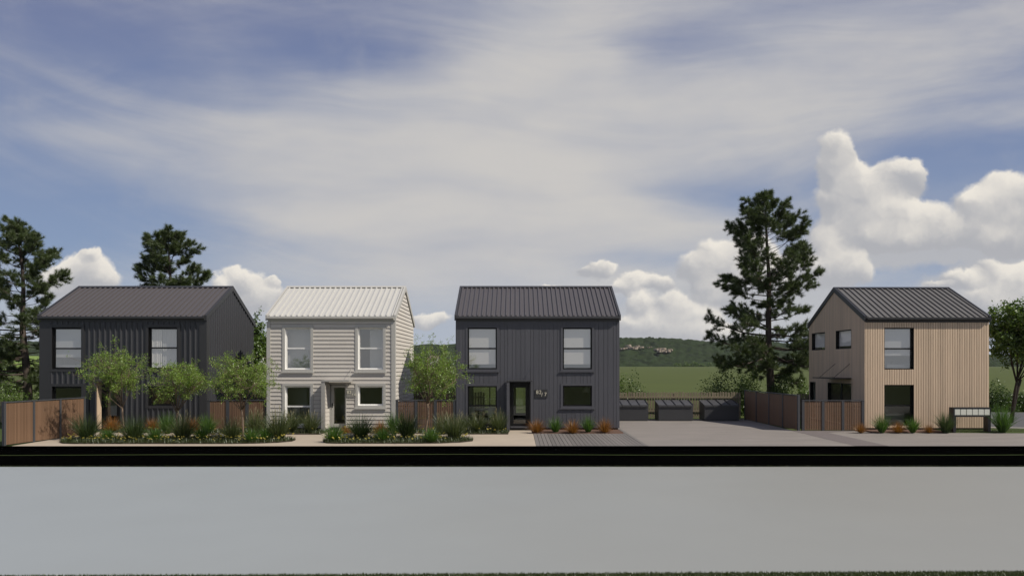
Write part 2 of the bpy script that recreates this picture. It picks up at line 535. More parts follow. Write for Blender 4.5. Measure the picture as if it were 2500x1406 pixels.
M['glass_soft'] = glassmat('softly_coated_window_glass', 0.22, (0.92, 0.93, 0.92))
M['glass_low'] = glassmat('tinted_glass', 0.04, (0.52, 0.55, 0.50))
M['box'] = mat('pale_grey_box_front', (0.60, 0.61, 0.54), 0.5, 0.05, 4.0)
M['brass'] = mat('cream_numeral', (0.74, 0.70, 0.56), 0.4, 0.03, 4.0)
M['plate2'] = mat('grey_number_plate', (0.24, 0.235, 0.215), 0.5, 0.05, 4.0)
M['plate3'] = mat('black_number_plate', (0.028, 0.028, 0.030), 0.5, 0.05, 4.0)
M['bark'] = mat('pine_bark', (0.085, 0.068, 0.058), 0.95, 0.45, 4.0, 1.0, 14, 0.0, (2, 2, 0.5), spec=0.1, fine=0.3)
M['bark2'] = mat('pale_brown_bark', (0.17, 0.125, 0.090), 0.9, 0.35, 9.0, 0.8, 50, 0.0, (1, 1, 0.4), spec=0.2, fine=0.2)
M['bark3'] = mat('dark_bark', (0.045, 0.038, 0.034), 0.95, 0.35, 6.0, 0.8, 30, 0.0, (1, 1, 0.4), spec=0.1)
M['needle'] = leafmat('pine_needles', (0.020, 0.032, 0.012), (0.130, 0.175, 0.060), 0.28)
M['leaf'] = leafmat('small_tree_leaves', (0.045, 0.100, 0.014), (0.370, 0.540, 0.080), 0.46)
M['leaf_dark'] = leafmat('background_leaves', (0.024, 0.052, 0.012), (0.095, 0.150, 0.030), 0.35)
M['leaf_mid'] = leafmat('shrub_leaves', (0.038, 0.078, 0.014), (0.150, 0.230, 0.038), 0.40)
M['leaf_far'] = leafmat('far_leaves', (0.022, 0.042, 0.018), (0.048, 0.070, 0.026), 0.2)
M['g_dark'] = leafmat('dark_tussock_blades', (0.020, 0.042, 0.014), (0.085, 0.125, 0.040), 0.35, nscale=3.0)
M['g_bright'] = leafmat('bright_tussock_blades', (0.024, 0.065, 0.014), (0.130, 0.250, 0.040), 0.40, nscale=3.0)
M['g_seed'] = leafmat('flowering_tussock_blades', (0.030, 0.050, 0.018), (0.135, 0.165, 0.060), 0.35, nscale=3.0)
M['g_orange'] = leafmat('orange_sedge_blades', (0.110, 0.055, 0.014), (0.460, 0.200, 0.050), 0.40, nscale=3.0)
M['seedhead'] = leafmat('pale_seed_heads', (0.25, 0.22, 0.12), (0.50, 0.45, 0.30), 0.3)
M['grass'] = leafmat('grass_blades', (0.018, 0.032, 0.005), (0.072, 0.092, 0.016), 0.35, nscale=4.0)
M['cover'] = leafmat('ground_cover_leaves', (0.022, 0.034, 0.010), (0.070, 0.090, 0.022), 0.3, nscale=4.0)
M['flower'] = leafmat('yellow_flowers', (0.80, 0.64, 0.12), (0.90, 0.82, 0.36), 0.25)
M['rock'] = mat('grey_boulder', (0.16, 0.155, 0.135), 0.9, 0.35, 4.0, 0.8, 20)
M['forest'] = mat('forest_canopy', (0.020, 0.031, 0.012), 0.95, 0.95, 0.045, 0.0, 0.35, spec=0.05, fine=0.5)
M['cliff'] = mat('pale_cliff_rock', (0.27, 0.225, 0.175), 0.9, 0.35, 0.12, 0.0, 0.6, 0.0, (1, 1, 3), fine=0.3)
M['farwall'] = mat('white_far_wall', (0.75, 0.73, 0.70), 0.8, 0.04)
M['farroof'] = mat('brown_far_roof', (0.16, 0.12, 0.10), 0.8, 0.1)
M['farpane'] = mat('far_window_pane', (0.03, 0.03, 0.035), 0.2, 0.1)

# ------------------------------------------------------------------ ground, roads, paths
Y0 = 34.25                                   # plane of the house fronts


def sheet(name, pts, z, m, kind='structure'):
    return struct(obj(name, MB().poly([(x, y, z) for x, y in pts]), m), kind)


sheet('field', [(-2600, 27.72), (2600, 27.72), (2600, 1180), (-2600, 1180)], -0.03, M['field'])
sheet('ground', [(-300, -200), (300, -200), (300, 27.9), (-300, 27.9)], -0.25, M['lawn'])
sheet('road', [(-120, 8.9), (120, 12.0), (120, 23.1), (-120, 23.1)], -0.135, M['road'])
sheet('verge_strip', [(-120, 22.93), (120, 23.04), (120, 27.66), (-120, 27.66)], -0.120, M['void'])
kb = MB().box(-120, 120, 27.655, 27.70, -0.25, -0.010)
struct(obj('kerb', kb, M['void']))
pathm = MB().box(-19.55, 0.74, 27.70, 34.6, -0.10, 0.0)
struct(obj('footpath', pathm, M['path']))
sheet('yard', [(-32, 27.9), (-19.5, 27.9), (-19.5, 44), (-32, 44)], -0.012, M['lawn'])
sheet('side_yard', [(-14.8, 34.6), (-2.9, 34.6), (-2.9, 41.4), (-14.8, 41.4)], -0.008, M['drive'])
sheet('driveway', [(5.10, 27.70), (34, 27.70), (34, 33.2), (22.6, 33.9), (16.5, 34.2), (13.2, 34.2), (13.2, 41.4), (4.9, 41.4), (4.9, 34.0)], -0.004, M['drive'])
sheet('paver_band', [(13.10, 27.71), (14.40, 27.71), (14.40, 33.2), (16.3, 34.1), (13.10, 34.1)], 0.002, M['paver'])
sheet('side_road', [(21.5, 35.6), (24.2, 35.6), (30, 34.6), (60, 33), (60, 47), (34, 47.2), (21.5, 48.2)], 0.0, M['asphalt'])
struct(obj('road_kerb', MB().prism([(22.7, 35.3, -0.05), (25.0, 34.8, -0.05), (40, 32.6, -0.05), (40, 32.2, -0.05), (25.0, 34.5, -0.05), (22.7, 35.1, -0.05)][::-1], (0, 0, 0.13)), M['kerb']))

# planked strip beside the dark house: every plank is its own piece
random.seed(3)
deck_base = struct(obj('boardwalk', MB().box(0.745, 5.09, 27.705, 32.6, -0.10, -0.035), M['fenceback']))
npl = 27
pw_ = (5.09 - 0.745) / npl
for i in range(npl):
    a = 0.745 + i * pw_
    y1 = 32.62 if a + pw_ < 4.90 else 35.6
    pm = MB().box(-pw_ / 2 + 0.008, pw_ / 2 - 0.008, 27.706, y1, -0.03, 0.006 + random.uniform(-0.002, 0.002))
    obj('plank', pm, M['plank'], deck_base, (a + pw_ / 2, 0, 0))


def bedpoly(name, pts, z=0.012, m='soil'):
    c = MB()
    i0 = len(pts)
    c.v = [(x, y, 0.001) for x, y in pts] + [(sum(p[0] for p in pts) / i0 + (x - sum(p[0] for p in pts) / i0) * 0.985,
                                              sum(p[1] for p in pts) / i0 + (y - sum(p[1] for p in pts) / i0) * 0.90, z + 0.03) for x, y in pts]
    c.f = [(k, (k + 1) % i0, i0 + (k + 1) % i0, i0 + k) for k in range(i0)] + [tuple(range(i0, 2 * i0))]
    return struct(obj(name, c, M[m]))


def rounded(xa, xb, ya, yb, ra, rb, n=7):
    """outline with half-round ends of reach ra / rb in x"""
    yc, h = (ya + yb) / 2, (yb - ya) / 2
    p = []
    for k in range(n + 1):
        t = -math.pi / 2 + math.pi * k / n
        p.append((xb - rb + rb * math.cos(t), yc + h * math.sin(t)))
    for k in range(n + 1):
        t = math.pi / 2 + math.pi * k / n
        p.append((xa + ra + ra * math.cos(t), yc + h * math.sin(t)))
    return p


BED1 = (PX(147, 29.2), PX(722, 29.6), 28.35, 30.7)
BED2 = (PX(785, 29.2), PX(1157, 29.4), 28.45, 30.8)
bedpoly('planting_bed', rounded(*BED1, 1.0, 2.2))
bedpoly('planting_bed', rounded(*BED2, 0.7, 2.2))
WBED = [(-19.2, -15.0, 32.9, 34.2), (-14.9, PX(783, 32.2), 32.15, 34.1), (PX(812, 33), PX(1040, 33), 32.6, 34.15), (PX(1040, 32.2), PX(1241, 32.2), 32.25, 34.2)]
for (a, b, c, d) in WBED:
    bedpoly('planting_bed', [(a, c), (b, c), (b, d), (a, d)])
bedpoly('mulch_bed', [(0.70, 32.66), (4.88, 32.66), (4.88, 34.22), (0.70, 34.22)], 0.02, 'mulch')
bedpoly('mulch_bed', [(16.4, 33.05), (19.9, 33.05), (19.9, 34.22), (16.4, 34.22)], 0.02, 'mulch')
bedpoly('grass_plot', [(19.95, 33.1), (30, 32.4), (30, 34.2), (22.6, 35.0), (19.95, 34.2)], 0.015, 'lawn')


# ------------------------------------------------------------------ houses
def subtract(a, b, lo, hi, holes):
    """rectangle [a,b]x[lo,hi] minus holes (x0,x1,z0,z1) -> list of rectangles"""
    xs = sorted({a, b} | {min(max(h[0], a), b) for h in holes} | {min(max(h[1], a), b) for h in holes})
    out = []
    for p, q in zip(xs, xs[1:]):
        if q - p < 1e-4:
            continue
        mid = (p + q) / 2
        iv = [(lo, hi)]
        for h in holes:
            if h[0] < mid < h[1]:
                nv = []
                for u, v in iv:
                    if h[2] >= v or h[3] <= u:
                        nv.append((u, v)); continue
                    if h[2] > u: nv.append((u, h[2]))
                    if h[3] < v: nv.append((h[3], v))
                iv = nv
        out += [(p, q, u, v) for u, v in iv if v - u > 1e-4]
    return out


class House:
    def __init__(s, name, x0, x1, D, ez, rz, label, wallm, y0=Y0):
        s.x0, s.x1, s.y0, s.y1, s.D, s.ez, s.rz = x0, x1, y0, y0 + D, D, ez, rz
        s.yc = y0 + D / 2
        s.pitch = (rz - ez) / (D / 2)
        s.root = empty(name, ((x0 + x1) / 2, y0 + D / 2, 0), label, 'house')
        s.wallm = wallm
        s.zb = 0.12
        s.front, s.leftholes = [], []
        s.trimholes = []

    def zroof(s, y):
        return s.ez + s.pitch * (min(y, 2 * s.yc - y) - s.y0)

    def shell(s, rear, room=True, partition=None, partition_low=None, left=None, rooms_dark=False):
        t = 0.16
        left = left or []
        hf = s.front
        ez = s.ez - 0.02
        w = MB()
        for p in subtract(s.x0, s.x1, s.zb, ez, hf):
            w.box(p[0], p[1], s.y0, s.y0 + t, p[2], p[3])
        obj('front_wall', w, M[s.wallm], s.root)
        w = MB()
        for p in subtract(s.x0, s.x1, s.zb, ez, rear):
            w.box(p[0], p[1], s.y1 - t, s.y1, p[2], p[3])
        obj('rear_wall', w, M[s.wallm], s.root)
        for side, X, holes in ((0, s.x0, left), (1, s.x1 - t, [])):
            w = MB()
            for p in subtract(s.y0 + t, s.y1 - t, s.zb, ez, holes):
                w.box(X, X + t, p[0], p[1], p[2], p[3])
            w.prism([(X, s.y0 + t, ez + .001), (X, s.y1 - t, ez + .001), (X, s.yc, s.rz - 0.13)][::-1] if False else
                    [(X, s.y0 + 0.02, ez + .001), (X, s.y1 - 0.02, ez + .001), (X, s.yc, s.rz - 0.05)], (t, 0, 0))
            obj('gable_wall', w, M[s.wallm], s.root)
        pl = MB()
        pl.box(s.x0 + 0.04, s.x1 - 0.04, s.y0 + 0.04, s.y1 - 0.04, -0.02, s.zb - 0.002)
        obj('plinth', pl, M['black'], s.root)
        # interior: floors, ceiling and lining
        a, b, c, d = s.x0 + t + .003, s.x1 - t - .003, s.y0 + t + .003, s.y1 - t - .003
        L = MB()
        for p in subtract(a, b, s.zb + .2, ez - 0.2, hf):
            L.box(p[0], p[1], c, c + 0.02, p[2], p[3])
        for p in subtract(a, b, s.zb + .2, ez - 0.2, rear):
            L.box(p[0], p[1], d - 0.02, d, p[2], p[3])
        for X, holes in ((a, left), (b - 0.02, [])):
            for p in subtract(c + .021, d - .021, s.zb + .2, ez - 0.2, holes):
                L.box(X, X + 0.02, p[0], p[1], p[2], p[3])
        L.box(a + .021, b - .021, c + .021, d - .021, 2.56, 2.62)       # lower ceiling
        L.box(a + .021, b - .021, c + .021, d - .021, ez - 0.16, ez - 0.1)
        if partition:
            for (yy, xa, xb) in partition:
                L.box(max(xa, a + .03), min(xb, b - .03), yy, yy + 0.1, 2.81, ez - 0.17)
        if partition_low:
            for (yy, xa, xb) in partition_low:
                L.box(max(xa, a + .03), min(xb, b - .03), yy, yy + 0.1, s.zb + .06, 2.555)
        obj('interior_lining', L, M['room'], s.root)
        F = MB()
        F.box(a + .022, b - .022, c + .022, d - .022, s.zb + 0.002, s.zb + 0.05)
        F.box(a + .022, b - .022, c + .022, d - .022, 2.63, 2.80)
        obj('interior_floor', F, M['floorwood'], s.root)

    def roof(s, roofm, flashm, pitch_x=0.262, ov=0.10, sv_=0.05, ribh=0.058):
        th = 0.07
        xa, xb = s.x0 - sv_, s.x1 + sv_
        yf = s.y0 - ov
        for side in (1, -1):
            r = MB()
            ye = s.yc + side * (s.yc - yf) * -1
            z_e = s.zroof(s.y0) - s.pitch * ov + 0.03
            z_r = s.rz + 0.0
            r.hexa([(xa, ye, z_e), (xb, ye, z_e), (xb, s.yc, z_r), (xa, s.yc, z_r),
                    (xa, ye, z_e + th), (xb, ye, z_e + th), (xb, s.yc, z_r + th), (xa, s.yc, z_r + th)] if side == 1 else
                   [(xb, ye, z_e), (xa, ye, z_e), (xa, s.yc, z_r), (xb, s.yc, z_r),
                    (xb, ye, z_e + th), (xa, ye, z_e + th), (xa, s.yc, z_r + th), (xb, s.yc, z_r + th)])
            ro = obj('roof', r, M[roofm], s.root)
            n = int(round((xb - xa - 0.3) / pitch_x))
            rib = MB()
            q = 0.040
            rib.v = [(-q, ye, z_e + th - .004), (q, ye, z_e + th - .004), (q, s.yc, z_r + th - .004), (-q, s.yc, z_r + th - .004),
                     (-q * .8, ye, z_e + th + ribh), (q * .8, ye, z_e + th + ribh), (q * .8, s.yc, z_r + th + ribh), (-q * .8, s.yc, z_r + th + ribh)]
            rib.f = [(0, 1, 5, 4), (1, 2, 6, 5), (2, 3, 7, 6), (3, 0, 4, 7), (4, 5, 6, 7)]
            me = rib.mesh('roof_rib', M[roofm])
            for k in range(n + 1):
                put('roof_rib', me, ro, (xa + 0.15 + (xb - xa - 0.3) * k / n, 0, 0))
            if side == 1:
                s.ze = z_e + th
        cap = MB()
        zc = s.rz + th + ribh + 0.004
        cap.prism([(xa - .02, s.yc - 0.14, zc - 0.14 * s.pitch), (xa - .02, s.yc, zc + .012), (xa - .02, s.yc + 0.14, zc - 0.14 * s.pitch), (xa - .02, s.yc, zc - .012)], (xb - xa + .04, 0, 0))
        obj('ridge_cap', cap, M[flashm], s.root)
        for X in (xa - 0.03, xb - 0.07):
            for side in (1, -1):
                bg_ = MB()
                ye = s.yc - side * (s.yc - yf + 0.02)
                z_e = s.zroof(s.y0) - s.pitch * (ov + .02) + 0.03
                z0_, z1_ = -0.12, th + ribh + 0.012
                ring = [(X, ye, z_e + z0_), (X, s.yc - side * 0.002, s.rz + z0_), (X, s.yc - side * 0.002, s.rz + z1_), (X, ye, z_e + z1_)]
                bg_.prism(ring if side == 1 else ring[::-1], (0.10, 0, 0))
                obj('barge_flashing', bg_, M[flashm], s.root)
        zg = s.zroof(s.y0) - s.pitch * ov + 0.03
        gut = MB()
        gut.prism([(xa + .075, yf - 0.11, zg + 0.055), (xa + .075, yf - 0.115, zg - 0.03), (xa + .075, yf - 0.07, zg - 0.075), (xa + .075, yf - 0.005, zg - 0.075), (xa + .075, yf - 0.005, zg + 0.03)], (xb - xa - .15, 0, 0))
        obj('gutter', gut, M[flashm], s.root)
        so = MB().box(xa + .075, xb - .075, yf - .003, s.y0 - 0.045, zg - 0.12, zg - 0.078)
        so.box(xa + .075, xb - .075, s.y0 - 0.044, s.y0 - 0.002, zg - 0.17, zg - 0.02)
        obj('fascia', so, M[flashm], s.root)

    # front windows in photo pixels: outer frame rect
    def window(s, px0, px1, py0, py1, mull, fm, frame=0.06, trim=None, trimm=None, glass='glass', recess=0.07, sill=False, trim_bottom=True):
        x0, x1 = s.fx(px0), s.fx(px1)
        z1, z0 = PZ(py0, s.y0), PZ(py1, s.y0)
        s.front.append((x0, x1, z0, z1))
        tw = trim or 0.0
        s.trimholes.append((x0 - tw, x1 + tw, z0 - (tw if trim_bottom else 0), z1 + tw))
        s.todo.append((x0, x1, z0, z1, [PZ(q, s.y0) for q in mull], fm, frame, trim, trimm, glass, recess, sill, trim_bottom))

    def fx(s, px):
        return PX(px, s.y0)

    todo = None

    def build_windows(s):
        for (x0, x1, z0, z1, mull, fm, fr, trim, trimm, glass, rec, sill, tb) in s.todo:
            f = MB()
            ya, yb = s.y0 + rec, s.y0 + rec + 0.07
            f.box(x0 + .001, x0 + fr, ya, yb, z0 + .001, z1 - .001); f.box(x1 - fr, x1 - .001, ya, yb, z0 + .001, z1 - .001)
            f.box(x0 + fr, x1 - fr, ya, yb, z0 + .001, z0 + fr); f.box(x0 + fr, x1 - fr, ya, yb, z1 - fr, z1 - .001)
            # dark or white lining of the reveal
            if rec > 0.02:
                yl = s.y0 - 0.035
                f.box(x0 + .001, x0 + .016, yl, ya - .001, z0 + .001, z1 - .001); f.box(x1 - .016, x1 - .001, yl, ya - .001, z0 + .001, z1 - .001)
                f.box(x0 + .0165, x1 - .0165, yl, ya - .001, z0 + .001, z0 + .016); f.box(x0 + .0165, x1 - .0165, yl, ya - .001, z1 - .016, z1 - .001)
            win = obj('window', f, M[fm], s.root)
            zs = [z0 + fr] + mull + [z1 - fr]
            for mz in mull:
                obj('sash_bar', MB().box(x0 + fr + .001, x1 - fr - .001, ya + .004, yb - .004, mz - 0.034, mz + 0.034), M[fm], win)
            for k in range(len(zs) - 1):
                lo = zs[k] + (0.034 if k else 0); hi = zs[k + 1] - (0.034 if k < len(zs) - 2 else 0)
                obj('pane', MB().poly([(x0 + fr, ya + .035, lo), (x1 - fr, ya + .035, lo), (x1 - fr, ya + .035, hi), (x0 + fr, ya + .035, hi)]), M[glass], win)
            if trim:
                t = MB()
                yt0, yt1 = s.y0 - 0.052, s.y0 - 0.003
                zlo = z0 - trim if tb else z0
                t.box(x0 - trim, x0 - .001, yt0, yt1, zlo, z1 + trim); t.box(x1 + .001, x1 + trim, yt0, yt1, zlo, z1 + trim)
                t.box(x0 - .0005, x1 + .0005, yt0, yt1, z1 + .001, z1 + trim)
                if tb:
                    t.box(x0 - .0005, x1 + .0005, yt0, yt1, z0 - trim, z0 - .001)
                obj('window_trim', t, M[trimm], win)
            if sill:
                obj('window_sill', MB().box(x0 - (trim or 0) - 0.05, x1 + (trim or 0) + 0.05, s.y0 - 0.095, s.y0 - 0.053, z0 - (trim or 0) - .045, z0 - (trim or 0) + .012), M[trimm], win)


def door(h, px0, px1, py0, py1, gx0, gx1, gy0, gy1, fm, y, glass='glass_low', handle_px=None):
    x0, x1 = PX(px0, y), PX(px1, y)
    z1, z0 = PZ(py0, y), PZ(py1, y)
    a, b = PX(gx0, y), PX(gx1, y)
    d, c = PZ(gy0, y), PZ(gy1, y)
    f = MB()
    for p in subtract(x0, x1, z0, z1, [(a, b, c, d)]):
        f.box(p[0], p[1], y, y + 0.05, p[2], p[3])
    o = obj('door', f, M[fm], h.root)
    obj('pane', MB().poly([(a, y + .025, c), (b, y + .025, c), (b, y + .025, d), (a, y + .025, d)]), M[glass], o)
    if handle_px:
        hx, hz = PX(handle_px[0], y), PZ(handle_px[1], y)
        hm = MB().box(hx - .025, hx + .025, y - .012, y - .001, hz - .10, hz + .10)
        hm.box(hx - .012, hx + .012, y - .06, y - .0125, hz - .012, hz + .012)
        hm.box(hx - .012, hx + .11, y - .075, y - .0605, hz - .012, hz + .012)
        obj('handle', hm, M['black'], o)
    return (x0, x1, z0, z1)


def porch(h, pxf0, pxf1, pxc1, p, wallm, innerm, flashm, ztop=2.41, rod=True, board=None):
    """one side fin and a thin canopy over a front door"""
    yf = h.y0 - p
    xa, xb = PX(pxf0, yf), PX(pxf1, yf)
    xr = PX(pxc1, yf)
    fin = obj('porch_fin', MB().box(xa, xb, yf, h.y0 - .068, 0.0, ztop - .07), M[wallm], h.root)
    if board:
        n = int((ztop - .2) / board)
        me = MB().hexa([(0, 0, 0), (.030, 0, 0), (.030, p - .12, 0), (0, p - .12, 0), (0, 0, board * .96), (.008, 0, board * .96), (.008, p - .12, board * .96), (0, p - .12, board * .96)]).mesh('weatherboard', M['white2'])
        for k in range(n):
            put('weatherboard', me, fin, (xb + .001, yf + .05, 0.14 + k * board))
    elif innerm:
        me = MB().box(0, .022, -.036, .036, 0.10, ztop - .08).mesh('timber_lining', M[innerm])
        n = max(2, int((p - .10) / 0.085))
        for k in range(n):
            put('timber_lining', me, fin, (xb + .001, yf + .05 + (k + .5) * (p - .12) / n, 0))
    can = obj('canopy', MB().box(xa - .01, xr, yf - .02, h.y0 - .066, ztop - .068, ztop - .0), M[flashm], h.root)
    if rod:
        hx = xr - .06
        obj('stay_rod', MB().tube([(hx, yf + .06, ztop - .01), (hx, h.y0 - .04, ztop + .55)], .010, 6), M[flashm], can)
    return xa, xb, xr


def text(body, size, x, y, z, m, parent):
    c = bpy.data.curves.new('numeral', 'FONT')
    c.body = body
    c.size = size
    c.extrude = 0.006
    c.offset = -0.002
    c.space_character = 1.12
    c.materials.append(m)
    tmp = bpy.data.objects.new('numeral_text', c)
    COL.objects.link(tmp)
    me = bpy.data.meshes.new_from_object(tmp.evaluated_get(bpy.context.evaluated_depsgraph_get()))
    bpy.data.objects.remove(tmp)
    o = bpy.data.objects.new('numeral', me)
    COL.objects.link(o)
    o.rotation_euler = (R(90), 0, 0)
    o.location = Vector((x, y, z)) - wloc(parent)
    o.parent = parent
    return o


def numberplate(h, px0, px1, py0, py1, last, pm, tm, y, glyph):
    x0, x1, z1, z0 = PX(px0, y), PX(px1, y), PZ(py0, y), PZ(py1, y)
    o = obj('number_plate', MB().box(x0, x1, y, y + .03, z0, z1), M[pm], h.root)
    for body, px, py, s in glyph:
        text(body, s, PX(px, y), y - .007, PZ(py, y), M[tm], o)


def rear_std(h, low=((0.25, 2.25), (3.4, 5.4)), up=True):
    r = []
    for a, b in low:
        if h.x0 + b < h.x1 - .3:
            r.append((h.x0 + a + .3, h.x0 + b, h.zb + .25, 2.35))
    if up:
        w = h.x1 - h.x0
        r.append((h.x0 + .6, h.x0 + w * .42, 3.3, 5.0)); r.append((h.x0 + w * .55, h.x1 - .6, 3.3, 5.0))
    for k, (a, b, c, d) in enumerate(r):
        f = MB()
        ya, yb = h.y1 - .12, h.y1 - .05
        f.box(a, a + .05, ya, yb, c, d); f.box(b - .05, b, ya, yb, c, d)
        f.box(a + .05, b - .05, ya, yb, c, c + .05); f.box(a + .05, b - .05, ya, yb, d - .05, d)
        f.box((a + b) / 2 - .03, (a + b) / 2 + .03, ya, yb, c + .05, d - .05)
        w_ = obj('rear_window', f, M['black'], h.root)
        for q0, q1 in ((a + .05, (a + b) / 2 - .03), ((a + b) / 2 + .03, b - .05)):
            obj('pane', MB().poly([(q0, yb - .03, c + .05), (q1, yb - .03, c + .05), (q1, yb - .03, d - .05), (q0, yb - .03, d - .05)]), M['glass'], w_)
    return r


def rib_mesh(z0, z1, q=.052, d=.048, m='metal1'):
    """upright folded rib standing proud towards -y"""
    r = MB()
    r.v = [(-q, 0, z0), (q, 0, z0), (q * .32, -d, z0), (-q * .32, -d, z0), (-q, 0, z1), (q, 0, z1), (q * .32, -d, z1), (-q * .32, -d, z1)]
    r.f = [(0, 3, 2, 1), (4, 5, 6, 7), (3, 0, 4, 7), (2, 3, 7, 6), (1, 2, 6, 5)]
    return r


# ---- house 1: charcoal corrugated steel
ez, rz, DD = 5.40, 7.10, 6.18
h = House('house', PX(99, Y0), PX(503, Y0), DD, ez, rz, 'two-storey house clad in charcoal ribbed steel behind the long slatted side fence', 'metal1')
h.todo = []
T1 = .125
h.window(128, 200, 799, 901, [850.5], 'black', .085, T1, 'flash1')
h.window(363, 434, 799, 901, [849], 'black', .085, T1, 'flash1')
h.window(128, 200, 943, 1036, [], 'black', .085, T1, 'flash1', 'glass_low', trim_bottom=False)
h.window(363, 434, 943, 990, [], 'black', .085, T1, 'flash1', 'glass_low')
dh = door(h, 248, 296, 936, 1040, 262, 285, 950, 1030, 'black', Y0 + .10)
h.front.append((dh[0], dh[1], dh[2], dh[3] + .02))
h.trimholes.append((dh[0] - .02, dh[1] + .02, 0, dh[3] + .08))
h1 = h
h.shell(rear_std(h), partition=[(Y0 + 3.2, -40, 40)], partition_low=[(Y0 + 4.0, h.x0 + 3.2, 40)])
h.roof('roof1', 'flash1')
h.build_windows()
porch(h, 231, 234, 300, .50, 'metal1', 'timber4', 'flash1')
cw = .26
obj('corner_flashing', MB().box(h.x0 - .03, h.x0 + .50, h.y0 - .045, h.y0 - .002, h.zb, ez - .22), M['flash1'], h.root)
obj('corner_flashing', MB().box(h.x1 - .30, h.x1 + .045, h.y0 - .045, h.y0 - .002, h.zb, ez - .22).box(h.x1 + .002, h.x1 + .045, h.y0 - .0015, h.y0 + .28, h.zb, ez + .05), M['flash1'], h.root)
cache = {}
x = h.x0 + .53
while x < h.x1 - .32:
    key = tuple((round(p[2], 3), round(p[3], 3)) for p in subtract(x - .001, x + .001, h.zb, ez - .18, [(a - .03, b + .03, c, d) for a, b, c, d in h.trimholes]))
    for kz in key:
        if kz not in cache:
            cache[kz] = rib_mesh(*kz).mesh('cladding_rib', M['metal1'])
        put('cladding_rib', cache[kz], h.root, (x, h.y0 - .001, 0))
    x += .2545
for X, sgn in ((h.x1, 1), (h.x0, -1)):
    n = 23
    for k in range(n):
        y = h.y0 + .36 + k * (DD - .5) / (n - 1)
        r = rib_mesh(h.zb, h.zroof(y) - .06)
        r.v = [(-b * sgn, a, c) for a, b, c in r.v]
        if sgn < 0:
            r.f = [f[::-1] for f in r.f]
        obj('cladding_rib', r, M['metal1'], h.root, (X + .001 * sgn, y, 0))

# ---- house 2: white weatherboards
h = House('house', PX(654, Y0), PX(963, Y0), DD, ez, rz, 'white weatherboard house with pale roof between the two dark houses', 'backing2')
h.todo = []
T2 = .12
h.window(696, 759, 800, 902, [850], 'sash2', .075, T2, 'trim2', 'glass_soft', sill=True)
h.window(874, 936, 800, 902, [850], 'sash2', .075, T2, 'trim2', 'glass_soft', sill=True)
h.window(696, 759, 942, 1038, [992], 'sash2', .075, T2, 'trim2', 'glass_low', trim_bottom=False)
h.window(874, 936, 942, 990, [], 'sash2', .075, T2, 'trim2', 'glass_low', sill=True)
dh = door(h, 808, 846, 940, 1041, 815, 842, 946, 1034, 'trim2', Y0 + .10, handle_px=(811.5, 989))
h.front.append((dh[0], dh[1], dh[2], dh[3] + .02))
h.trimholes.append((dh[0] - .06, dh[1] + .03, 0, dh[3] + .03))
h2 = h
h.shell(rear_std(h), partition=[(Y0 + 3.0, -40, 40)], partition_low=[(Y0 + 4.4, h.x0 + 1.7, 40)])
h.roof('roof2', 'trim2')
h.build_windows()
fa, fb, fr_ = porch(h, 784, 793, 852, .80, 'porch2', None, 'porch2', board=.19)
obj('door_frame', MB().box(dh[0] - .06, dh[0] - .001, Y0 - .05, Y0 + .12, 0.14, dh[3] + .02).box(dh[1] + .001, dh[1] + .03, Y0 - .05, Y0 + .12, 0.14, dh[3] + .02), M['trim2'], h.root)
for xa, xb in ((h.x0 - .045, h.x0 + .13), (h.x1 - .14, h.x1 + .045)):
    obj('corner_board', MB().box(xa, xb, h.y0 - .055, h.y0 - .002, h.zb - .02, ez - .20), M['trim2'], h.root)
obj('corner_board', MB().box(h.x1 + .002, h.x1 + .05, h.y0 - .001, h.y0 + .13, h.zb - .02, ez + .06), M['trim2'], h.root)
bh = .1905
nb = int((ez - .18 - h.zb) / bh) + 1
hol = list(h.trimholes)
for k in range(nb):
    z0 = h.zb + .01 + k * bh
    z1 = min(z0 + bh * .935, ez - .17)
    if z1 - z0 < .05:
        continue
    for p in subtract(h.x0 + .131, h.x1 - .141, z0, z1, hol):
        mb = MB()
        f0 = (p[2] - z0) / bh; f1 = (p[3] - z0) / bh
        d0, d1 = .037 - .028 * f0, .037 - .028 * f1
        mb.hexa([(p[0], Y0 - d0, p[2]), (p[1], Y0 - d0, p[2]), (p[1], Y0 - .001, p[2]), (p[0], Y0 - .001, p[2]),
                 (p[0], Y0 - d1, p[3]), (p[1], Y0 - d1, p[3]), (p[1], Y0 - .001, p[3]), (p[0], Y0 - .001, p[3])])
        obj('weatherboard', mb, M['white2'], h.root)
k = 0
while True:
    z0 = h.zb + .01 + k * bh
    z1 = z0 + bh * .955
    if z1 > rz - .15:
        break
    ya, yb = h.y0 + .13, h.y1 - .02
    if z1 > ez - .08:
        q = (z1 - ez + .10) / h.pitch
        ya, yb = max(ya, h.y0 + q), min(yb, h.y1 - q)
    if yb - ya > .2:
        for X, sg in ((h.x1, 1), (h.x0, -1)):
            mb = MB().hexa([(X, ya, z0), (X + sg * .040, ya, z0), (X + sg * .040, yb, z0), (X, yb, z0), (X, ya, z1), (X + sg * .008, ya, z1), (X + sg * .008, yb, z1), (X, yb, z1)])
            if sg < 0:
                mb.f = [f[::-1] for f in mb.f]
            obj('weatherboard', mb, M['white2'], h.root)
    k += 1
numberplate(h, 846, 868.5, 950, 969.5, 'slash', 'plate2', 'brass', Y0 - .062,
            [('82', 846.6, 961.0, .20), ('/', 858.6, 966.8, .20), ('6', 864.6, 966.0, .19)])

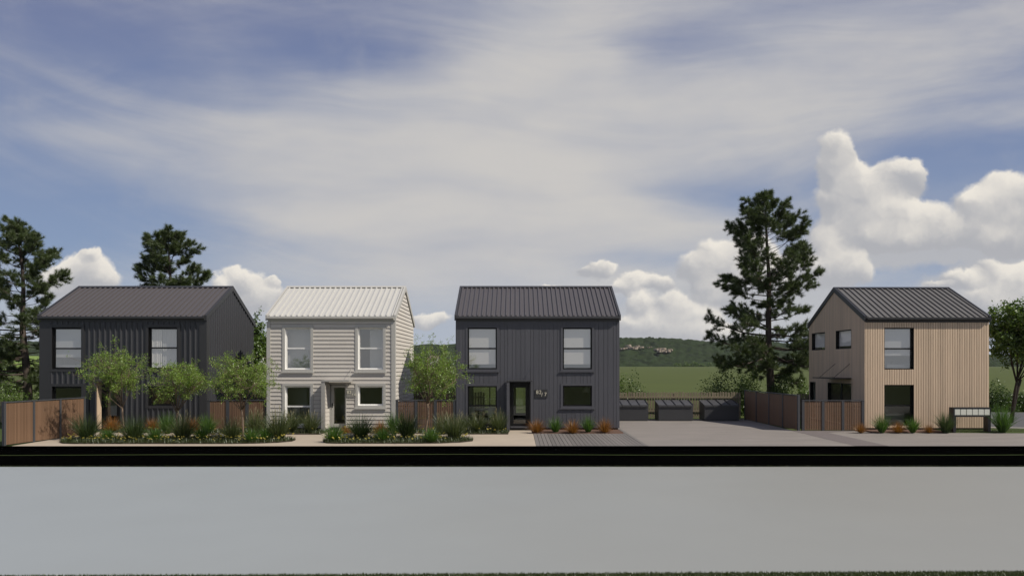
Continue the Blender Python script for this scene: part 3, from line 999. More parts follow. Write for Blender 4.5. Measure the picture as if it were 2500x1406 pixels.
# ---- house 3: dark grey vertical boards
h = House('house', PX(1114, Y0), PX(1511, Y0), DD, ez, rz, 'dark grey board-clad house with a black glazed door, beside the planked strip', 'dark3')
h.todo = []
T3 = .10
h.window(1142, 1213, 800, 901, [850.5], 'black', .06, T3, 'dark3', sill=True, recess=.05)
h.window(1374, 1445, 800, 901, [850.5], 'black', .06, T3, 'dark3', sill=True, recess=.05)
h.window(1142, 1213, 942, 1038, [990], 'black', .06, T3, 'dark3', 'glass_low', trim_bottom=False, recess=.05)
h.window(1374, 1445, 941, 991, [], 'black', .06, T3, 'dark3', 'glass_low', sill=True, recess=.05)
dh = door(h, 1246, 1292, 936, 1040, 1254, 1283, 946, 1033, 'black', Y0 + .10, handle_px=(1249.5, 990))
h.front.append((dh[0], dh[1], dh[2], dh[3] + .02))
h.trimholes.append((dh[0] - .06, dh[1] + .06, 0, dh[3] + .12))
h3 = h
h.shell(rear_std(h, ((0.1, 2.35), (2.5, 4.2))), partition=[(Y0 + 2.6, -40, 40)], partition_low=[(Y0 + 4.0, h.x0 + 4.4, 40)])
h.roof('roof3', 'flash3', .232)
h.build_windows()
porch(h, 1237, 1244, 1300, .75, 'dark3', None, 'flash3')
obj('door_frame', MB().box(dh[0] - .06, dh[0] - .001, Y0 - .05, Y0 + .12, 0.14, dh[3] + .12).box(dh[1] + .001, dh[1] + .06, Y0 - .05, Y0 + .12, 0.14, dh[3] + .12).box(dh[0], dh[1], Y0 - .045, Y0 + .12, dh[3] + .001, dh[3] + .12), M['black'], h.root)
random.seed(11)
x = h.x0
widths = [.13, .22, .20, .26, .16, .24, .15, .19, .17, .26]
i = 0
while x < h.x1 - .02:
    wd = widths[(i * 7) % 10]
    xe = min(x + wd, h.x1)
    dp = random.uniform(.026, .032)
    for p in subtract(x + .007, xe - .007, h.zb, ez - .18, h.trimholes):
        if p[1] - p[0] > .015:
            obj('cladding_board', MB().box(p[0], p[1], Y0 - dp, Y0 - .001, p[2], p[3]), M['dark3'], h.root)
    x = xe
    i += 1
for X, sg in ((h.x1, 1), (h.x0, -1)):
    n = 30
    for k in range(n):
        ya, yb = h.y0 + .01 + k * DD / n, h.y0 - .005 + (k + 1) * DD / n
        za, zb_ = h.zroof(ya) - .06, h.zroof(yb) - .06
        a, b = (X + .001, X + .03) if sg > 0 else (X - .03, X - .001)
        obj('cladding_board', MB().hexa([(a, ya, h.zb), (b, ya, h.zb), (b, yb, h.zb), (a, yb, h.zb), (a, ya, za), (b, ya, za), (b, yb, zb_), (a, yb, zb_)]), M['dark3'], h.root)
numberplate(h, 1306.5, 1336.5, 950.5, 970, 'slash', 'plate3', 'brass', Y0 - .062,
            [('82', 1308.6, 961.2, .25), ('/', 1321.4, 967.2, .26), ('7', 1328.4, 966.6, .25)])

# ---- house 4: pale timber battens
D4 = 6.5
h = House('house', PX(2112, Y0), PX(2413, Y0), D4, 5.34, 7.06, 'house clad in pale timber battens behind the row of mailboxes', 'groove4')
h.todo = []
h.window(2158, 2230, 800, 901.5, [851], 'black', .055, None, None, recess=.09)
h.window(2158, 2230, 939, 1038, [990], 'black', .055, None, None, 'glass_low', recess=.09)


def YS(px):
    return h.x0 * FPX / (px - CX)


side = [(YS(2080), YS(2042), 3.94, 4.90), (YS(2015.7), YS(1983.6), 3.94, 4.90), (YS(2080), YS(2022), .18, 2.20), (YS(1992.6), YS(1979), .18, 2.18)]
h4 = h
h.shell(rear_std(h, ((3.2, 5.2),)), partition=[(Y0 + 3.4, -40, 40)], partition_low=[(Y0 + 3.6, h.x0 + 2.6, 40)], left=side)
h.roof('roof4', 'flash4', .285, .08)
h.build_windows()
for n_, (ya, yb, za, zb_) in enumerate(side):
    f = MB()
    Xa, Xb = h.x0 + .07, h.x0 + .13
    fr = .05
    f.box(Xa, Xb, ya + .001, ya + fr, za, zb_); f.box(Xa, Xb, yb - fr, yb - .001, za, zb_)
    f.box(Xa, Xb, ya + fr, yb - fr, za, za + fr); f.box(Xa, Xb, ya + fr, yb - fr, zb_ - fr, zb_)
    f.box(h.x0 - .034, Xa - .001, ya + .001, ya + .03, za, zb_); f.box(h.x0 - .034, Xa - .001, yb - .03, yb - .001, za, zb_)
    f.box(h.x0 - .034, Xa - .001, ya + .031, yb - .031, za, za + .03); f.box(h.x0 - .034, Xa - .001, ya + .031, yb - .031, zb_ - .03, zb_)
    nm = 'sliding_door' if n_ == 2 else 'window'
    w_ = obj(nm, f, M['black'], h.root)
    segs = [(ya + fr, yb - fr)]
    if n_ == 2:
        mid = (ya + yb) / 2
        obj('sash_bar', MB().box(Xa + .002, Xb - .002, mid - .05, mid + .05, za + fr, zb_ - fr), M['black'], w_)
        segs = [(ya + fr, mid - .05), (mid + .05, yb - fr)]
    for a, b in segs:
        obj('pane', MB().poly([(Xa + .03, a, za + fr), (Xa + .03, a, zb_ - fr), (Xa + .03, b, zb_ - fr), (Xa + .03, b, za + fr)]), M['glass_clear' if n_ < 2 else 'glass_low'], w_)
pit = (h.x1 - h.x0) / 51
for k in range(51):
    a, b = h.x0 + k * pit + .010, h.x0 + (k + 1) * pit - .010
    for p in subtract(a, b, h.zb, h.ez - .17, h.trimholes):
        if p[1] - p[0] > .012:
            obj('cladding_batten', MB().box(p[0], p[1], Y0 - .034, Y0 - .001, p[2], p[3]), M['timber4'], h.root)
n = 52
for X, sg in ((h.x0, -1), (h.x1, 1)):
    hol = side if sg < 0 else []
    for k in range(n):
        ya, yb = h.y0 + k * D4 / n + .010, h.y0 + (k + 1) * D4 / n - .010
        zt = min(h.zroof(ya), h.zroof(yb)) - .07
        mb = MB()
        a, b = (X + .001, X + .034) if sg > 0 else (X - .034, X - .001)
        for p in subtract(ya, yb, h.zb, zt, hol):
            if p[1] - p[0] > .012:
                obj('cladding_batten', MB().box(a, b, p[0], p[1], p[2], p[3]), M['timber4'], h.root)
cz = 2.43
cn = obj('canopy', MB().box(h.x0 - .95, h.x0 - .036, YS(2080) - .02, YS(2027), cz, cz + .05), M['flash4'], h.root)
for yy in (YS(2076), YS(2040)):
    obj('stay_rod', MB().tube([(h.x0 - .85, yy, cz + .04), (h.x0 - .03, yy, cz + .75)], .012, 6), M['flash4'], cn)
obj('corner_flashing', MB().box(h.x0 - .036, h.x0 - .001, Y0 - .034, Y0 - .0005, h.zb, h.ez - .17), M['timber4'], h.root)


def drape(h, px0, px1, py0, py1, y, m, name='curtain', pleat=.10, amp=.018, parent=None):
    x0, x1, z1, z0 = PX(px0, Y0), PX(px1, Y0), PZ(py0, Y0), PZ(py1, Y0)
    n = max(2, int((x1 - x0) / .02)) if amp else 1
    mb = MB()
    for k in range(n + 1):
        x = x0 + (x1 - x0) * k / n
        yy = y + amp * math.sin(x / pleat * 6.283) + amp * .6 * math.sin(x / pleat * 2.7 + 1)
        mb.v += [(x, yy, z0), (x, yy, z1)]
    mb.f = [(2 * k, 2 * k + 2, 2 * k + 3, 2 * k + 1) for k in range(n)]
    obj(name, mb, M[m], h.root)


for a, b in ((1140, 1215), (1372, 1447)):  # sheets added behind the upper panes to make the windows brighter
    drape(h3, a, b, 797, 889, Y0 + .108, 'blind', 'roller_blind', amp=0)
drape(h4, 2150, 2238, 797, 868, Y0 + .165, 'curtain', 'roller_blind', amp=0)
drape(h1, 355, 391, 797, 903, Y0 + .16, 'blind', amp=.010)
drape(h1, 391, 440, 797, 903, Y0 + .20, 'blind_grey', amp=.006)
drape(h1, 120, 205, 797, 872, Y0 + .16, 'curtain', 'roller_blind', amp=0)
drape(h2, 690, 765, 797, 903, Y0 + .40, 'curtain', 'roller_blind', amp=0)
drape(h2, 899, 940, 797, 903, Y0 + .40, 'curtain', 'roller_blind', amp=0)

for ya, yb, za, zb_ in side[:2]:  # pale sheets added to brighten the two upper side windows
    obj('roller_blind', MB().poly([(h4.x0 + .136, ya - .05, za + .15), (h4.x0 + .136, ya - .05, zb_ + .05), (h4.x0 + .136, yb + .05, zb_ + .05), (h4.x0 + .136, yb + .05, za + .15)]), M['blind'], h4.root)

# ------------------------------------------------------------------ furniture seen through the windows
def furn(name, boxes, m, label, cat, group=None):
    x = sum(b[0] + b[1] for b in boxes) / (2 * len(boxes)); y = sum(b[2] + b[3] for b in boxes) / (2 * len(boxes))
    z = min(b[4] for b in boxes)
    e = empty(name, (x, y, z), label, cat, group)
    for nm, b in zip(m[1], boxes):
        obj(nm, MB().box(*b), M[m[0]] if not isinstance(m[0], dict) else M[m[0][nm]], e)
    return e


xw = PX(740, Y0 + 1.4)
furn('sofa', [(PX(698, Y0 + 1) - .3, xw, Y0 + .75, Y0 + 1.55, .18, .62), (PX(698, Y0 + 1) - .3, xw - .15, Y0 + 1.25, Y0 + 1.52, .621, 1.02)], ('linen', ['seat', 'backrest']),
     'white sofa behind the lower window of the weatherboard house', 'sofa')
tx0, tx1 = PX(1152, Y0 + 1.3), PX(1196, Y0 + 1.3)
tb = [(tx0, tx1, Y0 + 1.0, Y0 + 1.8, .90, .95)] + [(a, a + .05, b, b + .05, .18, .899) for a in (tx0 + .02, tx1 - .07) for b in (Y0 + 1.02, Y0 + 1.73)]
furn('dining_table', tb, ('furn', ['table_top', 'leg', 'leg', 'leg', 'leg']), 'white dining table inside the lower window of the dark board house', 'table')
for cx_, lab in ((PX(1149, Y0 + .75), 'white chair at the end of the dining table nearer the gate'), (PX(1203, Y0 + .75), 'white chair at the end of the dining table nearer the black door')):
    b = [(cx_ - .2, cx_ + .2, Y0 + .62, Y0 + 1.0, .60, .64), (cx_ - .2, cx_ + .2, Y0 + .60, Y0 + .618, .70, 1.08)]
    b += [(cx_ + u, cx_ + u + .035, v, v + .035, .18, .599) for u in (-.2, .165) for v in (Y0 + .63, Y0 + .95)]
    furn('dining_chair', b, ('furn', ['seat', 'backrest', 'leg', 'leg', 'leg', 'leg']), lab, 'chair', 'dining chairs')
bx = PX(2160, Y0 + 1)
furn('sofa', [(bx - .1, bx + .85, Y0 + .8, Y0 + 2.2, .18, .72), (bx - .1, bx + .60, Y0 + 1.8, Y0 + 2.15, .721, 1.0)], ('linen', ['seat', 'backrest']),
     'white sofa behind the lower window of the timber house', 'sofa')
furn('bed', [(bx - .05, bx + 1.0, Y0 + .7, Y0 + 2.6, 2.805, 3.15), (bx, bx + .85, Y0 + 1.9, Y0 + 2.4, 3.151, 3.32)], ('linen', ['mattress', 'pillow']),
     'white bed behind the upper window of the timber house', 'bed')
b1 = PX(134, Y0 + .8)
furn('bed', [(b1 - .1, b1 + 2.0, Y0 + .5, Y0 + 2.2, 2.805, 3.12), (b1 - .2, b1 + .30, Y0 + .5, Y0 + 1.0, 3.121, 3.55)], ('linen', ['mattress', 'headboard']),
     'white bed behind the upper window of the ribbed steel house', 'bed')
lm = MB().tube([(PX(1432, Y0 + 1), Y0 + 1, 1.80), (PX(1432, Y0 + 1), Y0 + 1, 2.08)], [.26, .05], 14)
lo = empty('pendant_lamp', (PX(1432, Y0 + 1), Y0 + 1, 2.55), 'white cone pendant lamp inside the small lower window of the dark board house', 'lamp')
obj('lamp_shade', lm, M['furn'], lo, smooth=False)
obj('cord', MB().tube([(PX(1432, Y0 + 1), Y0 + 1, 2.081), (PX(1432, Y0 + 1), Y0 + 1, 2.555)], .008, 5), M['black'], lo)


# ------------------------------------------------------------------ fences
def slat_fence(label, A, B, npan, height, backing, postw=.11, slat=.064, gap=.012, zb=0.03, first_post=True, last_post=True, topz=None, slatm='fence'):
    A, B = Vector(A), Vector(B)
    L = (B - A).length
    d = (B - A) / L
    e = empty('slat_fence', (A.x, A.y, 0), label, 'fence')
    rz_ = math.atan2(d.y, d.x)
    e.rotation_euler = (0, 0, rz_)

    def part(name, mb_or_me, m, loc, parent=e):
        me = mb_or_me if isinstance(mb_or_me, bpy.types.Mesh) else mb_or_me.mesh(name, M[m])
        o = bpy.data.objects.new(name, me)
        COL.objects.link(o)
        o.parent = parent
        o.location = loc
        return o
    pm = MB().box(-postw / 2, postw / 2, -.05, .05, 0, height).mesh('post', M['post'])
    step = L / npan
    for k in range(npan + 1):
        if (k == 0 and not first_post) or (k == npan and not last_post):
            continue
        part('post', pm, None, (k * step, 0, 0))
    part('top_rail', MB().box(-postw / 2, L + postw / 2, -.057, .057, height + .001, height + .04), 'post', (0, 0, 0))
    inner = step - postw
    ns = int(inner / (slat + gap))
    pit_ = inner / ns
    sm_ = MB().box(-(pit_ - gap) / 2, (pit_ - gap) / 2, -.03, -.008, zb, height - .03).mesh('slat', M[slatm])
    for k in range(npan):
        for j in range(ns):
            part('slat', sm_, None, (k * step + postw / 2 + (j + .5) * pit_, 0, 0))
        x0 = k * step + postw / 2
        if backing:
            part('backing_panel', MB().box(x0 + .001, x0 + inner - .001, -.006, .012, zb, height - .03), 'fenceback', (0, 0, 0))
        else:
            part('rail', MB().box(x0 + .001, x0 + inner - .001, -.007, .03, .25, .31), 'post', (0, 0, 0))
            part('rail', MB().box(x0 + .001, x0 + inner - .001, -.007, .03, height - .3, height - .24), 'post', (0, 0, 0))
    return e


slat_fence('long red-brown slat side fence at the end of the footpath, before the ribbed steel house', (PX(10, 27.75), 27.75, 0), (PX(205, 31.8), 31.8, 0), 3, 1.66, True, .10, .055, .010)
slat_fence('red-brown slat fence between the ribbed steel house and the weatherboard house', (-14.78, 34.3, 0), (PX(651, 34.3), 34.3, 0), 3, 1.42, True, .15, .062, .018)
slat_fence('see-through red-brown slat gate between the weatherboard house and the dark board house', (PX(969, 34.3), 34.3, 0), (PX(1110, 34.3), 34.3, 0), 3, 1.42, False, .13, .050, .030)
slat_fence('brown slat fence running back along the far edge of the driveway beside the pine', (13.05, 40.9, 0), (13.42, 34.1, 0), 4, 1.66, True, .10, .055, .010)
slat_fence('low red-brown slat gate in front of the side of the timber house', (13.62, 34.08, 0), (PX(2106, 34.08), 34.08, 0), 3, 1.42, False, .12, .052, .026)


def picket_fence(label, xa, xb, y, height, pit_=.157, w=.112, group=None):
    e = empty('picket_fence', ((xa + xb) / 2, y, 0), label, 'fence')
    n = int((xb - xa) / pit_)
    random.seed(int(xa * 7) & 255)
    mes = []
    for k in range(6):
        hh = height + random.uniform(-.03, .03)
        tl = random.uniform(-.012, .012)
        mes.append(MB().hexa([(-w / 2, -.012, 0.05), (w / 2, -.012, .05), (w / 2, .012, .05), (-w / 2, .012, .05),
                              (-w / 2 + tl, -.012, hh), (w / 2 + tl, -.012, hh), (w / 2 + tl, .012, hh), (-w / 2 + tl, .012, hh)]).mesh('picket', M['picket']))
    for k in range(n + 1):
        put('picket', mes[random.randrange(6)], e, (xa + k * pit_, y, 0))
    for zz in (.45, height - .30):
        obj('rail', MB().box(xa, xb, y - .058, y - .0125, zz - .05, zz + .05), M['picket'], e)
    for k in range(int((xb - xa) / 2.4) + 1):
        xx = xa + .3 + 2.4 * k
        if xx < xb:
            obj('post', MB().box(xx - .05, xx + .05, y + .0125, y + .11, 0, height - .1), M['picket'], e)


picket_fence('weathered paling fence behind the three dark bins', 4.0, 13.0, 41.6, 1.55)
picket_fence('weathered paling fence beyond the slat gate, between the white and the dark board houses', -6.8, -1.9, 41.7, 1.55)
picket_fence('weathered paling fence beside the far corner of the timber house', 13.3, 17.3, 41.5, 1.45)
picket_fence('low paling fence under the big pine beside the ribbed steel house', -31.5, -22.9, 38.5, 1.18)
picket_fence('weathered paling fence behind the fence of the ribbed steel house, below the far white house', -16.3, -11.4, 41.7, 1.45)


# ------------------------------------------------------------------ bins
def make_bin():
    e = empty('bin', (0, 0, 0), 'x', 'bin', 'dark bins along the paling fence')
    w, d, hf, hb = 1.92, 1.15, .84, 1.06
    b = MB()
    b.prism([(0, 0, .02), (0, d, .02), (0, d, hb), (0, 0, hf)], (w, 0, 0))
    obj('body', b, M['bin'], e)
    sl = (hb - hf) / d
    n = 4
    for k in range(n):
        a = -.02 + k * (w + .04) / n + .012
        c = -.02 + (k + 1) * (w + .04) / n - .012
        l = MB()
        l.hexa([(a, -.05, hf + .004 - sl * .05), (c, -.05, hf + .004 - sl * .05), (c, d + .02, hb + .008), (a, d + .02, hb + .008),
                (a, -.05, hf + .05 - sl * .05), (c, -.05, hf + .05 - sl * .05), (c, d + .02, hb + .054), (a, d + .02, hb + .054)])
        l.box(a, c, -.056, -.0505, hf - .06, hf + .045)
        lid = obj('lid', l, M['binlid'], e)
        obj('lid_handle', MB().box(c - .035, c + .012, .02, d, hf + .052, hf + .053 + .03).v and
            MB().hexa([(c - .035, .0, hf + .052), (c + .008, .0, hf + .052), (c + .008, d, hb + .052), (c - .035, d, hb + .052),
                       (c - .035, .0, hf + .085), (c + .008, .0, hf + .085), (c + .008, d, hb + .085), (c - .035, d, hb + .085)]), M['black'], lid)
    return e


def copy_tree(o, parent=None):
    c = o.copy()
    COL.objects.link(c)
    if parent is not None:
        c.parent = parent
    for ch in list(o.children):
        copy_tree(ch, c)
    return c


bn = make_bin()
for k, (px, lab) in enumerate(((1499, 'dark lidded bin partly hidden by the corner of the dark board house'), (1608, 'middle of the three dark lidded bins'), (1720, 'dark lidded bin nearest the driveway slat fence'))):
    b_ = bn if k == 0 else copy_tree(bn)
    b_.location = (PX(px, 40.05), 40.05, 0)
    b_['label'] = lab

# ------------------------------------------------------------------ mailbox stand
mx0, mx1 = 20.16, 21.89
e = empty('mailbox_stand', ((mx0 + mx1) / 2, 33.2, 0), 'black framed stand with six pale mailboxes in front of the timber house', 'mailbox')
my0, my1 = 33.05, 33.39
obj('leg', MB().box(mx0, mx0 + .13, my0, my1, 0, .729), M['flash4'], e)
obj('leg', MB().box(mx1 - .13, mx1, my0, my1, 0, .729), M['flash4'], e)
fr = MB().box(mx0, mx1, my0, my1, 1.10, 1.165).box(mx0, mx1, my0, my1, .73, .80)
fr.box(mx0, mx0 + .055, my0, my1, .8005, 1.0995).box(mx1 - .03, mx1, my0, my1, .8005, 1.0995).box(mx0 + .056, mx1 - .031, my1 - .02, my1 - .001, .8005, 1.0995)
obj('frame', fr, M['flash4'], e)
wB = (mx1 - .03 - mx0 - .055) / 6
for k in range(6):
    a = mx0 + .055 + k * wB
    bo = obj('mailbox', MB().box(a + .012, a + wB - .012, my0 + .012, my1 - .03, .812, 1.088), M['box'], e)
    obj('flap', MB().box(a + .024, a + wB - .024, my0 + .003, my0 + .0115, .822, 1.078), M['box'], bo)


# ------------------------------------------------------------------ plants
rng = np.random.default_rng(5)


def blades_np(n, h, spread, width, droop, segs=4, rad0=.06, seed=0, up=0.25, b0=.5, dome=0):
    r = np.random.default_rng(seed)
    az = r.uniform(0, 2 * np.pi, n)
    lean = r.uniform(.03, dome, n) if dome else np.clip(np.abs(r.normal(0, 0.5, n)) + up * r.uniform(0, 1, n), 0.02, 1.15) * spread
    L = h * r.uniform(.6, 1.08, n)
    r0 = rad0 * np.sqrt(r.uniform(0, 1, n))
    bx, by = r0 * np.cos(az), r0 * np.sin(az)
    ts = np.linspace(0, 1, segs + 1)
    Vs, Fs = [], []
    ang = lean[:, None] * (b0 + droop * ts[None, :] ** 1.4)
    step = L[:, None] / segs
    hor = np.cumsum(np.sin(ang) * step, 1) - np.sin(ang[:, :1]) * step
    ver = np.cumsum(np.cos(ang) * step, 1) - np.cos(ang[:, :1]) * step
    px_, py_ = bx[:, None] + hor * np.cos(az)[:, None], by[:, None] + hor * np.sin(az)[:, None]
    tw = r.uniform(0, np.pi, n)
    sx, sy = np.cos(tw), np.sin(tw)
    wd = width * (1 - 0.9 * ts ** 1.5)[None, :] * r.uniform(.7, 1.2, n)[:, None] * .5
    Lft = np.stack([px_ - sx[:, None] * wd, py_ - sy[:, None] * wd, ver], 2)
    Rgt = np.stack([px_ + sx[:, None] * wd, py_ + sy[:, None] * wd, ver], 2)
    k = segs + 1
    Vv = np.concatenate([Lft, Rgt], 1).reshape(-1, 3)
    base = (np.arange(n) * 2 * k)[:, None]
    j = np.arange(segs)[None, :]
    F = np.stack([base + j, base + k + j, base + k + j + 1, base + j + 1], 2).reshape(-1, 4)
    return Vv, F


def ellipsoid_leaves(n, size, seed):
    pass


def clump_mesh(kind, seed):
    if kind == 'dark':
        return npmesh('blades', *blades_np(460, .95, .95, .018, .75, seed=seed, rad0=.14, b0=.6, dome=.95), M['g_dark'])
    if kind == 'bright':
        return npmesh('blades', *blades_np(380, .66, 1.0, .020, .7, seed=seed, rad0=.08, b0=.7, dome=1.15), M['g_bright'])
    if kind == 'tall':
        return npmesh('blades', *blades_np(340, .80, .85, .018, .8, seed=seed, rad0=.09, b0=.65, dome=.95), M['g_bright'])
    if kind == 'seed':
        return npmesh('blades', *blades_np(460, .88, 1.0, .017, .8, seed=seed, rad0=.14, b0=.6, dome=.98), M['g_seed'])
    return npmesh('blades', *blades_np(460, .60, 1.0, .012, .35, seed=seed, rad0=.06, b0=.85, dome=1.35), M['g_orange'])


def seedheads(seed, n=16, h=.85):
    r = np.random.default_rng(seed)
    mb = MB()
    for k in range(n):
        a = r.uniform(0, 6.28); l = r.uniform(.1, .42)
        x, y, z = math.cos(a) * l, math.sin(a) * l, h * r.uniform(.55, .98)
        q = Vector((math.cos(a) * .35, math.sin(a) * .35, 1)).normalized()
        p = Vector((x, y, z))
        mb.tube([p - q * .35, p, p + q * .07, p + q * .14], [.002, .003, .011, .003], 4)
    return mb.mesh('seed_heads', M['seedhead'])


KM = {}
for kd in ('dark', 'bright', 'tall', 'seed', 'orange'):
    KM[kd] = [clump_mesh(kd, 100 + 10 * i + len(kd)) for i in range(4)]
SH = [seedheads(i) for i in range(3)]
CLN = {'dark': ('tussock', 'dark green tussock'), 'bright': ('tussock', 'low bright green tussock'), 'tall': ('tussock', 'upright bright green tussock'),
       'seed': ('flowering_tussock', 'green tussock with pale seed heads'), 'orange': ('orange_sedge', 'orange sedge')}
GR = {'dark': 'dark green tussocks in the garden beds', 'bright': 'low bright green tussocks in the garden beds', 'tall': 'upright green tussocks in the beds',
      'seed': 'tussocks with pale seed heads', 'orange': 'orange sedges in the beds'}
# kind, px, py of the base, width in px, where
clumps = [
    ('dark', 212, 1076, 62, 'at the bed tip nearest the long side fence'),
    ('orange', 274, 1055, 52, 'by the timber porch lining of the ribbed steel house'),
    ('bright', 262, 1077, 38, 'between the first two dark tussocks of the front bed'),
    ('dark', 327, 1078, 62, 'in the front bed under the first small tree'),
    ('orange', 372, 1053, 46, 'against the ribbed steel house between the first two small trees'),
    ('bright', 378, 1078, 42, 'in front of the second orange sedge from the side fence'),
    ('tall', 409, 1059, 44, 'beside the trunk of the second small tree'),
    ('seed', 447, 1076, 60, 'just past the second small tree'),
    ('orange', 471, 1055, 48, 'under the corner of the ribbed steel house'),
    ('tall', 507, 1059, 46, 'before the slat fence corner of the ribbed steel house'),
    ('bright', 494, 1076, 40, 'between the two seed-headed tussocks before the third small tree'),
    ('seed', 566, 1077, 56, 'just before the third tree'),
    ('bright', 615, 1080, 42, 'right beside the trunk of the third small tree'),
    ('seed', 623, 1061, 54, 'by the slat fence behind the third small tree'),
    ('bright', 648, 1077, 40, 'near the rounded end of the first bed'),
    ('seed', 680, 1075, 68, 'largest, at the rounded end of the first bed'),
    ('seed', 711, 1057, 46, 'under the lower window of the weatherboard house'),
    ('seed', 758, 1058, 48, 'beside the porch fin of the weatherboard house'),
    ('bright', 815, 1079, 52, 'at the tip of the second front bed'),
    ('orange', 843, 1060, 30, 'just beside the white door'),
    ('dark', 880, 1074, 60, 'in the second front bed before the weatherboard house'),
    ('orange', 929, 1061, 46, 'under the small lower window of the weatherboard house'),
    ('bright', 935, 1079, 46, 'in the middle of the second front bed'),
    ('tall', 962, 1062, 46, 'at the corner of the weatherboard house by the slat gate'),
    ('dark', 994, 1074, 60, 'in the second front bed before the slat gate'),
    ('bright', 1053, 1081, 44, 'in the second front bed beside the fourth small tree'),
    ('seed', 1082, 1060, 50, 'against the slat gate beside the dark board house'),
    ('seed', 1109, 1074, 60, 'near the rounded end of the second front bed'),
    ('seed', 1128, 1056, 44, 'at the dark board house corner by the slat gate'),
    ('seed', 1166, 1057, 50, 'in front of the white dining table window'),
    ('seed', 1215, 1057, 50, 'beside the black door of the dark board house'),
    ('orange', 1311, 1057, 48, 'nearest the black door in the row before the dark board house'),
    ('tall', 1356, 1057, 36, 'between the first two orange sedges past the black door'),
    ('orange', 1398, 1058, 46, 'between the two green tussocks of the row before the dark board house'),
    ('tall', 1436, 1057, 36, 'between the last two orange sedges before the driveway'),
    ('orange', 1477, 1057, 46, 'last of the row before the dark board house, beside the driveway'),
    ('orange', 2102, 1057, 34, 'at the foot of the low slat gate of the timber house'),
    ('tall', 2153, 1057, 40, 'under the near edge of the timber house window'),
    ('orange', 2193, 1057, 40, 'centred under the lower window of the timber house'),
    ('tall', 2228, 1057, 38, 'under the far edge of the timber house window'),
    ('orange', 2268, 1057, 30, 'alone on the mulch before the timber house wall'),
    ('dark', 2309, 1057, 44, 'against the leg of the mailbox stand'),
    ('tall', 2447, 1056, 58, 'on the grass beyond the mailbox stand'),
]
HR = {'dark': .84, 'bright': .66, 'tall': .84, 'seed': .76, 'orange': .58}      # height to width of each kind


def extent(me):
    c = np.empty(len(me.vertices) * 3, dtype=np.float32)
    me.vertices.foreach_get('co', c)
    c = c.reshape(-1, 3)
    return 2 * np.percentile(np.hypot(c[:, 0], c[:, 1]), 95), np.percentile(c[:, 2], 98)
for i, (kd, px, py, wpx, where) in enumerate(clumps):
    Y = YG(py)
    e = empty(CLN[kd][0], (PX(px, Y), Y, 0.012), CLN[kd][1] + ' ' + where, 'grass clump', GR[kd])
    e.rotation_euler = (0, 0, random.uniform(0, 6.28))
    me = KM[kd][i % 4]
    ew, eh = extent(me)
    wm = wpx / FPX * Y * (1.24 if kd == 'orange' else 1.32)
    s = wm / ew
    sz_ = wm * HR[kd] / eh * random.uniform(.93, 1.1)
    o = bpy.data.objects.new('blades', me)
    COL.objects.link(o); o.parent = e; o.scale = (s, s, sz_)
    if kd == 'seed':
        o = bpy.data.objects.new('seed_heads', SH[i % 3])
        COL.objects.link(o); o.parent = e; o.scale = (s * .8, s * .8, sz_)


# ground cover with yellow flowers in the two front beds and the wall beds
def scatter_cover(name, pts, n_leaf, n_fl, seed, label):
    r = np.random.default_rng(seed)
    P = np.array(pts)
    lo, hi = P.min(0), P.max(0)

    def inside(q):
        x, y = q[:, 0], q[:, 1]
        c = np.zeros(len(q), bool)
        j = len(P) - 1
        for i in range(len(P)):
            xi, yi, xj, yj = *P[i], *P[j]
            with np.errstate(divide='ignore', invalid='ignore'):
                c ^= ((yi > y) != (yj > y)) & (x < (xj - xi) * (y - yi) / (yj - yi + 1e-12) + xi)
            j = i
        return c
    q = r.uniform(lo, hi, (n_leaf * 3, 2))
    q = q[inside(q)][:n_leaf]
    n = len(q)
    az = r.uniform(0, 6.28, n); le = r.uniform(.06, .19, n); up = r.uniform(.2, 1.2, n); w = .010
    a = np.stack([q[:, 0] - np.sin(az) * w, q[:, 1] + np.cos(az) * w, np.full(n, .03)], 1)
    b = np.stack([q[:, 0] + np.sin(az) * w, q[:, 1] - np.cos(az) * w, np.full(n, .03)], 1)
    c = np.stack([q[:, 0] + np.cos(az) * le * np.cos(up), q[:, 1] + np.sin(az) * le * np.cos(up), .04 + le * np.sin(up) * 1.3], 1)
    Vv = np.stack([a, b, c], 1).reshape(-1, 3)
    o = put(name, npmesh(name, Vv, np.arange(len(Vv)).reshape(-1, 3), M['cover']))
    struct(o, 'stuff')
    o['label'] = label
    q = r.uniform(lo, hi, (n_fl * 4, 2))
    q = q[inside(q)][:n_fl]
    Vs, Fs = [], []
    for k, (x, y) in enumerate(q):
        z = r.uniform(.14, .28); rr = r.uniform(.030, .050)
        tx, ty = r.uniform(-.5, .5, 2)
        i0 = len(Vs)
        Vs.append((x, y, z + .012))
        for t in range(6):
            cx_, cy_ = rr * math.cos(t * 1.047), rr * math.sin(t * 1.047)
            Vs.append((x + cx_, y + cy_, z + cx_ * tx + cy_ * ty - cy_ * .5))
        Fs += [(i0, i0 + 1 + t, i0 + 1 + (t + 1) % 6) for t in range(6)]
    o = put('flowers', npmesh('flowers', Vs, Fs, M['flower']))
    struct(o, 'stuff')
    o['label'] = 'tiny yellow flowers over ' + label.split(' ', 1)[1] if False else 'scattered yellow flowers in the ' + label.split(' in the ')[1]


scatter_cover('ground_cover', rounded(*BED1, 1.0, 2.2), 16000, 340, 1, 'dark green ground cover in the long front bed')
scatter_cover('ground_cover', rounded(*BED2, .7, 2.2), 10000, 170, 2, 'dark green ground cover in the second front bed')
for k, (a, b, c, d) in enumerate(WBED):
    scatter_cover('ground_cover', [(a, c), (b, c), (b, d), (a, d)], 4200, 46, 10 + k,
                  'dark green ground cover in the wall bed ' + ('of the ribbed steel house', 'by the lower window of the weatherboard house', 'past the white door', 'of the dark board house')[k])


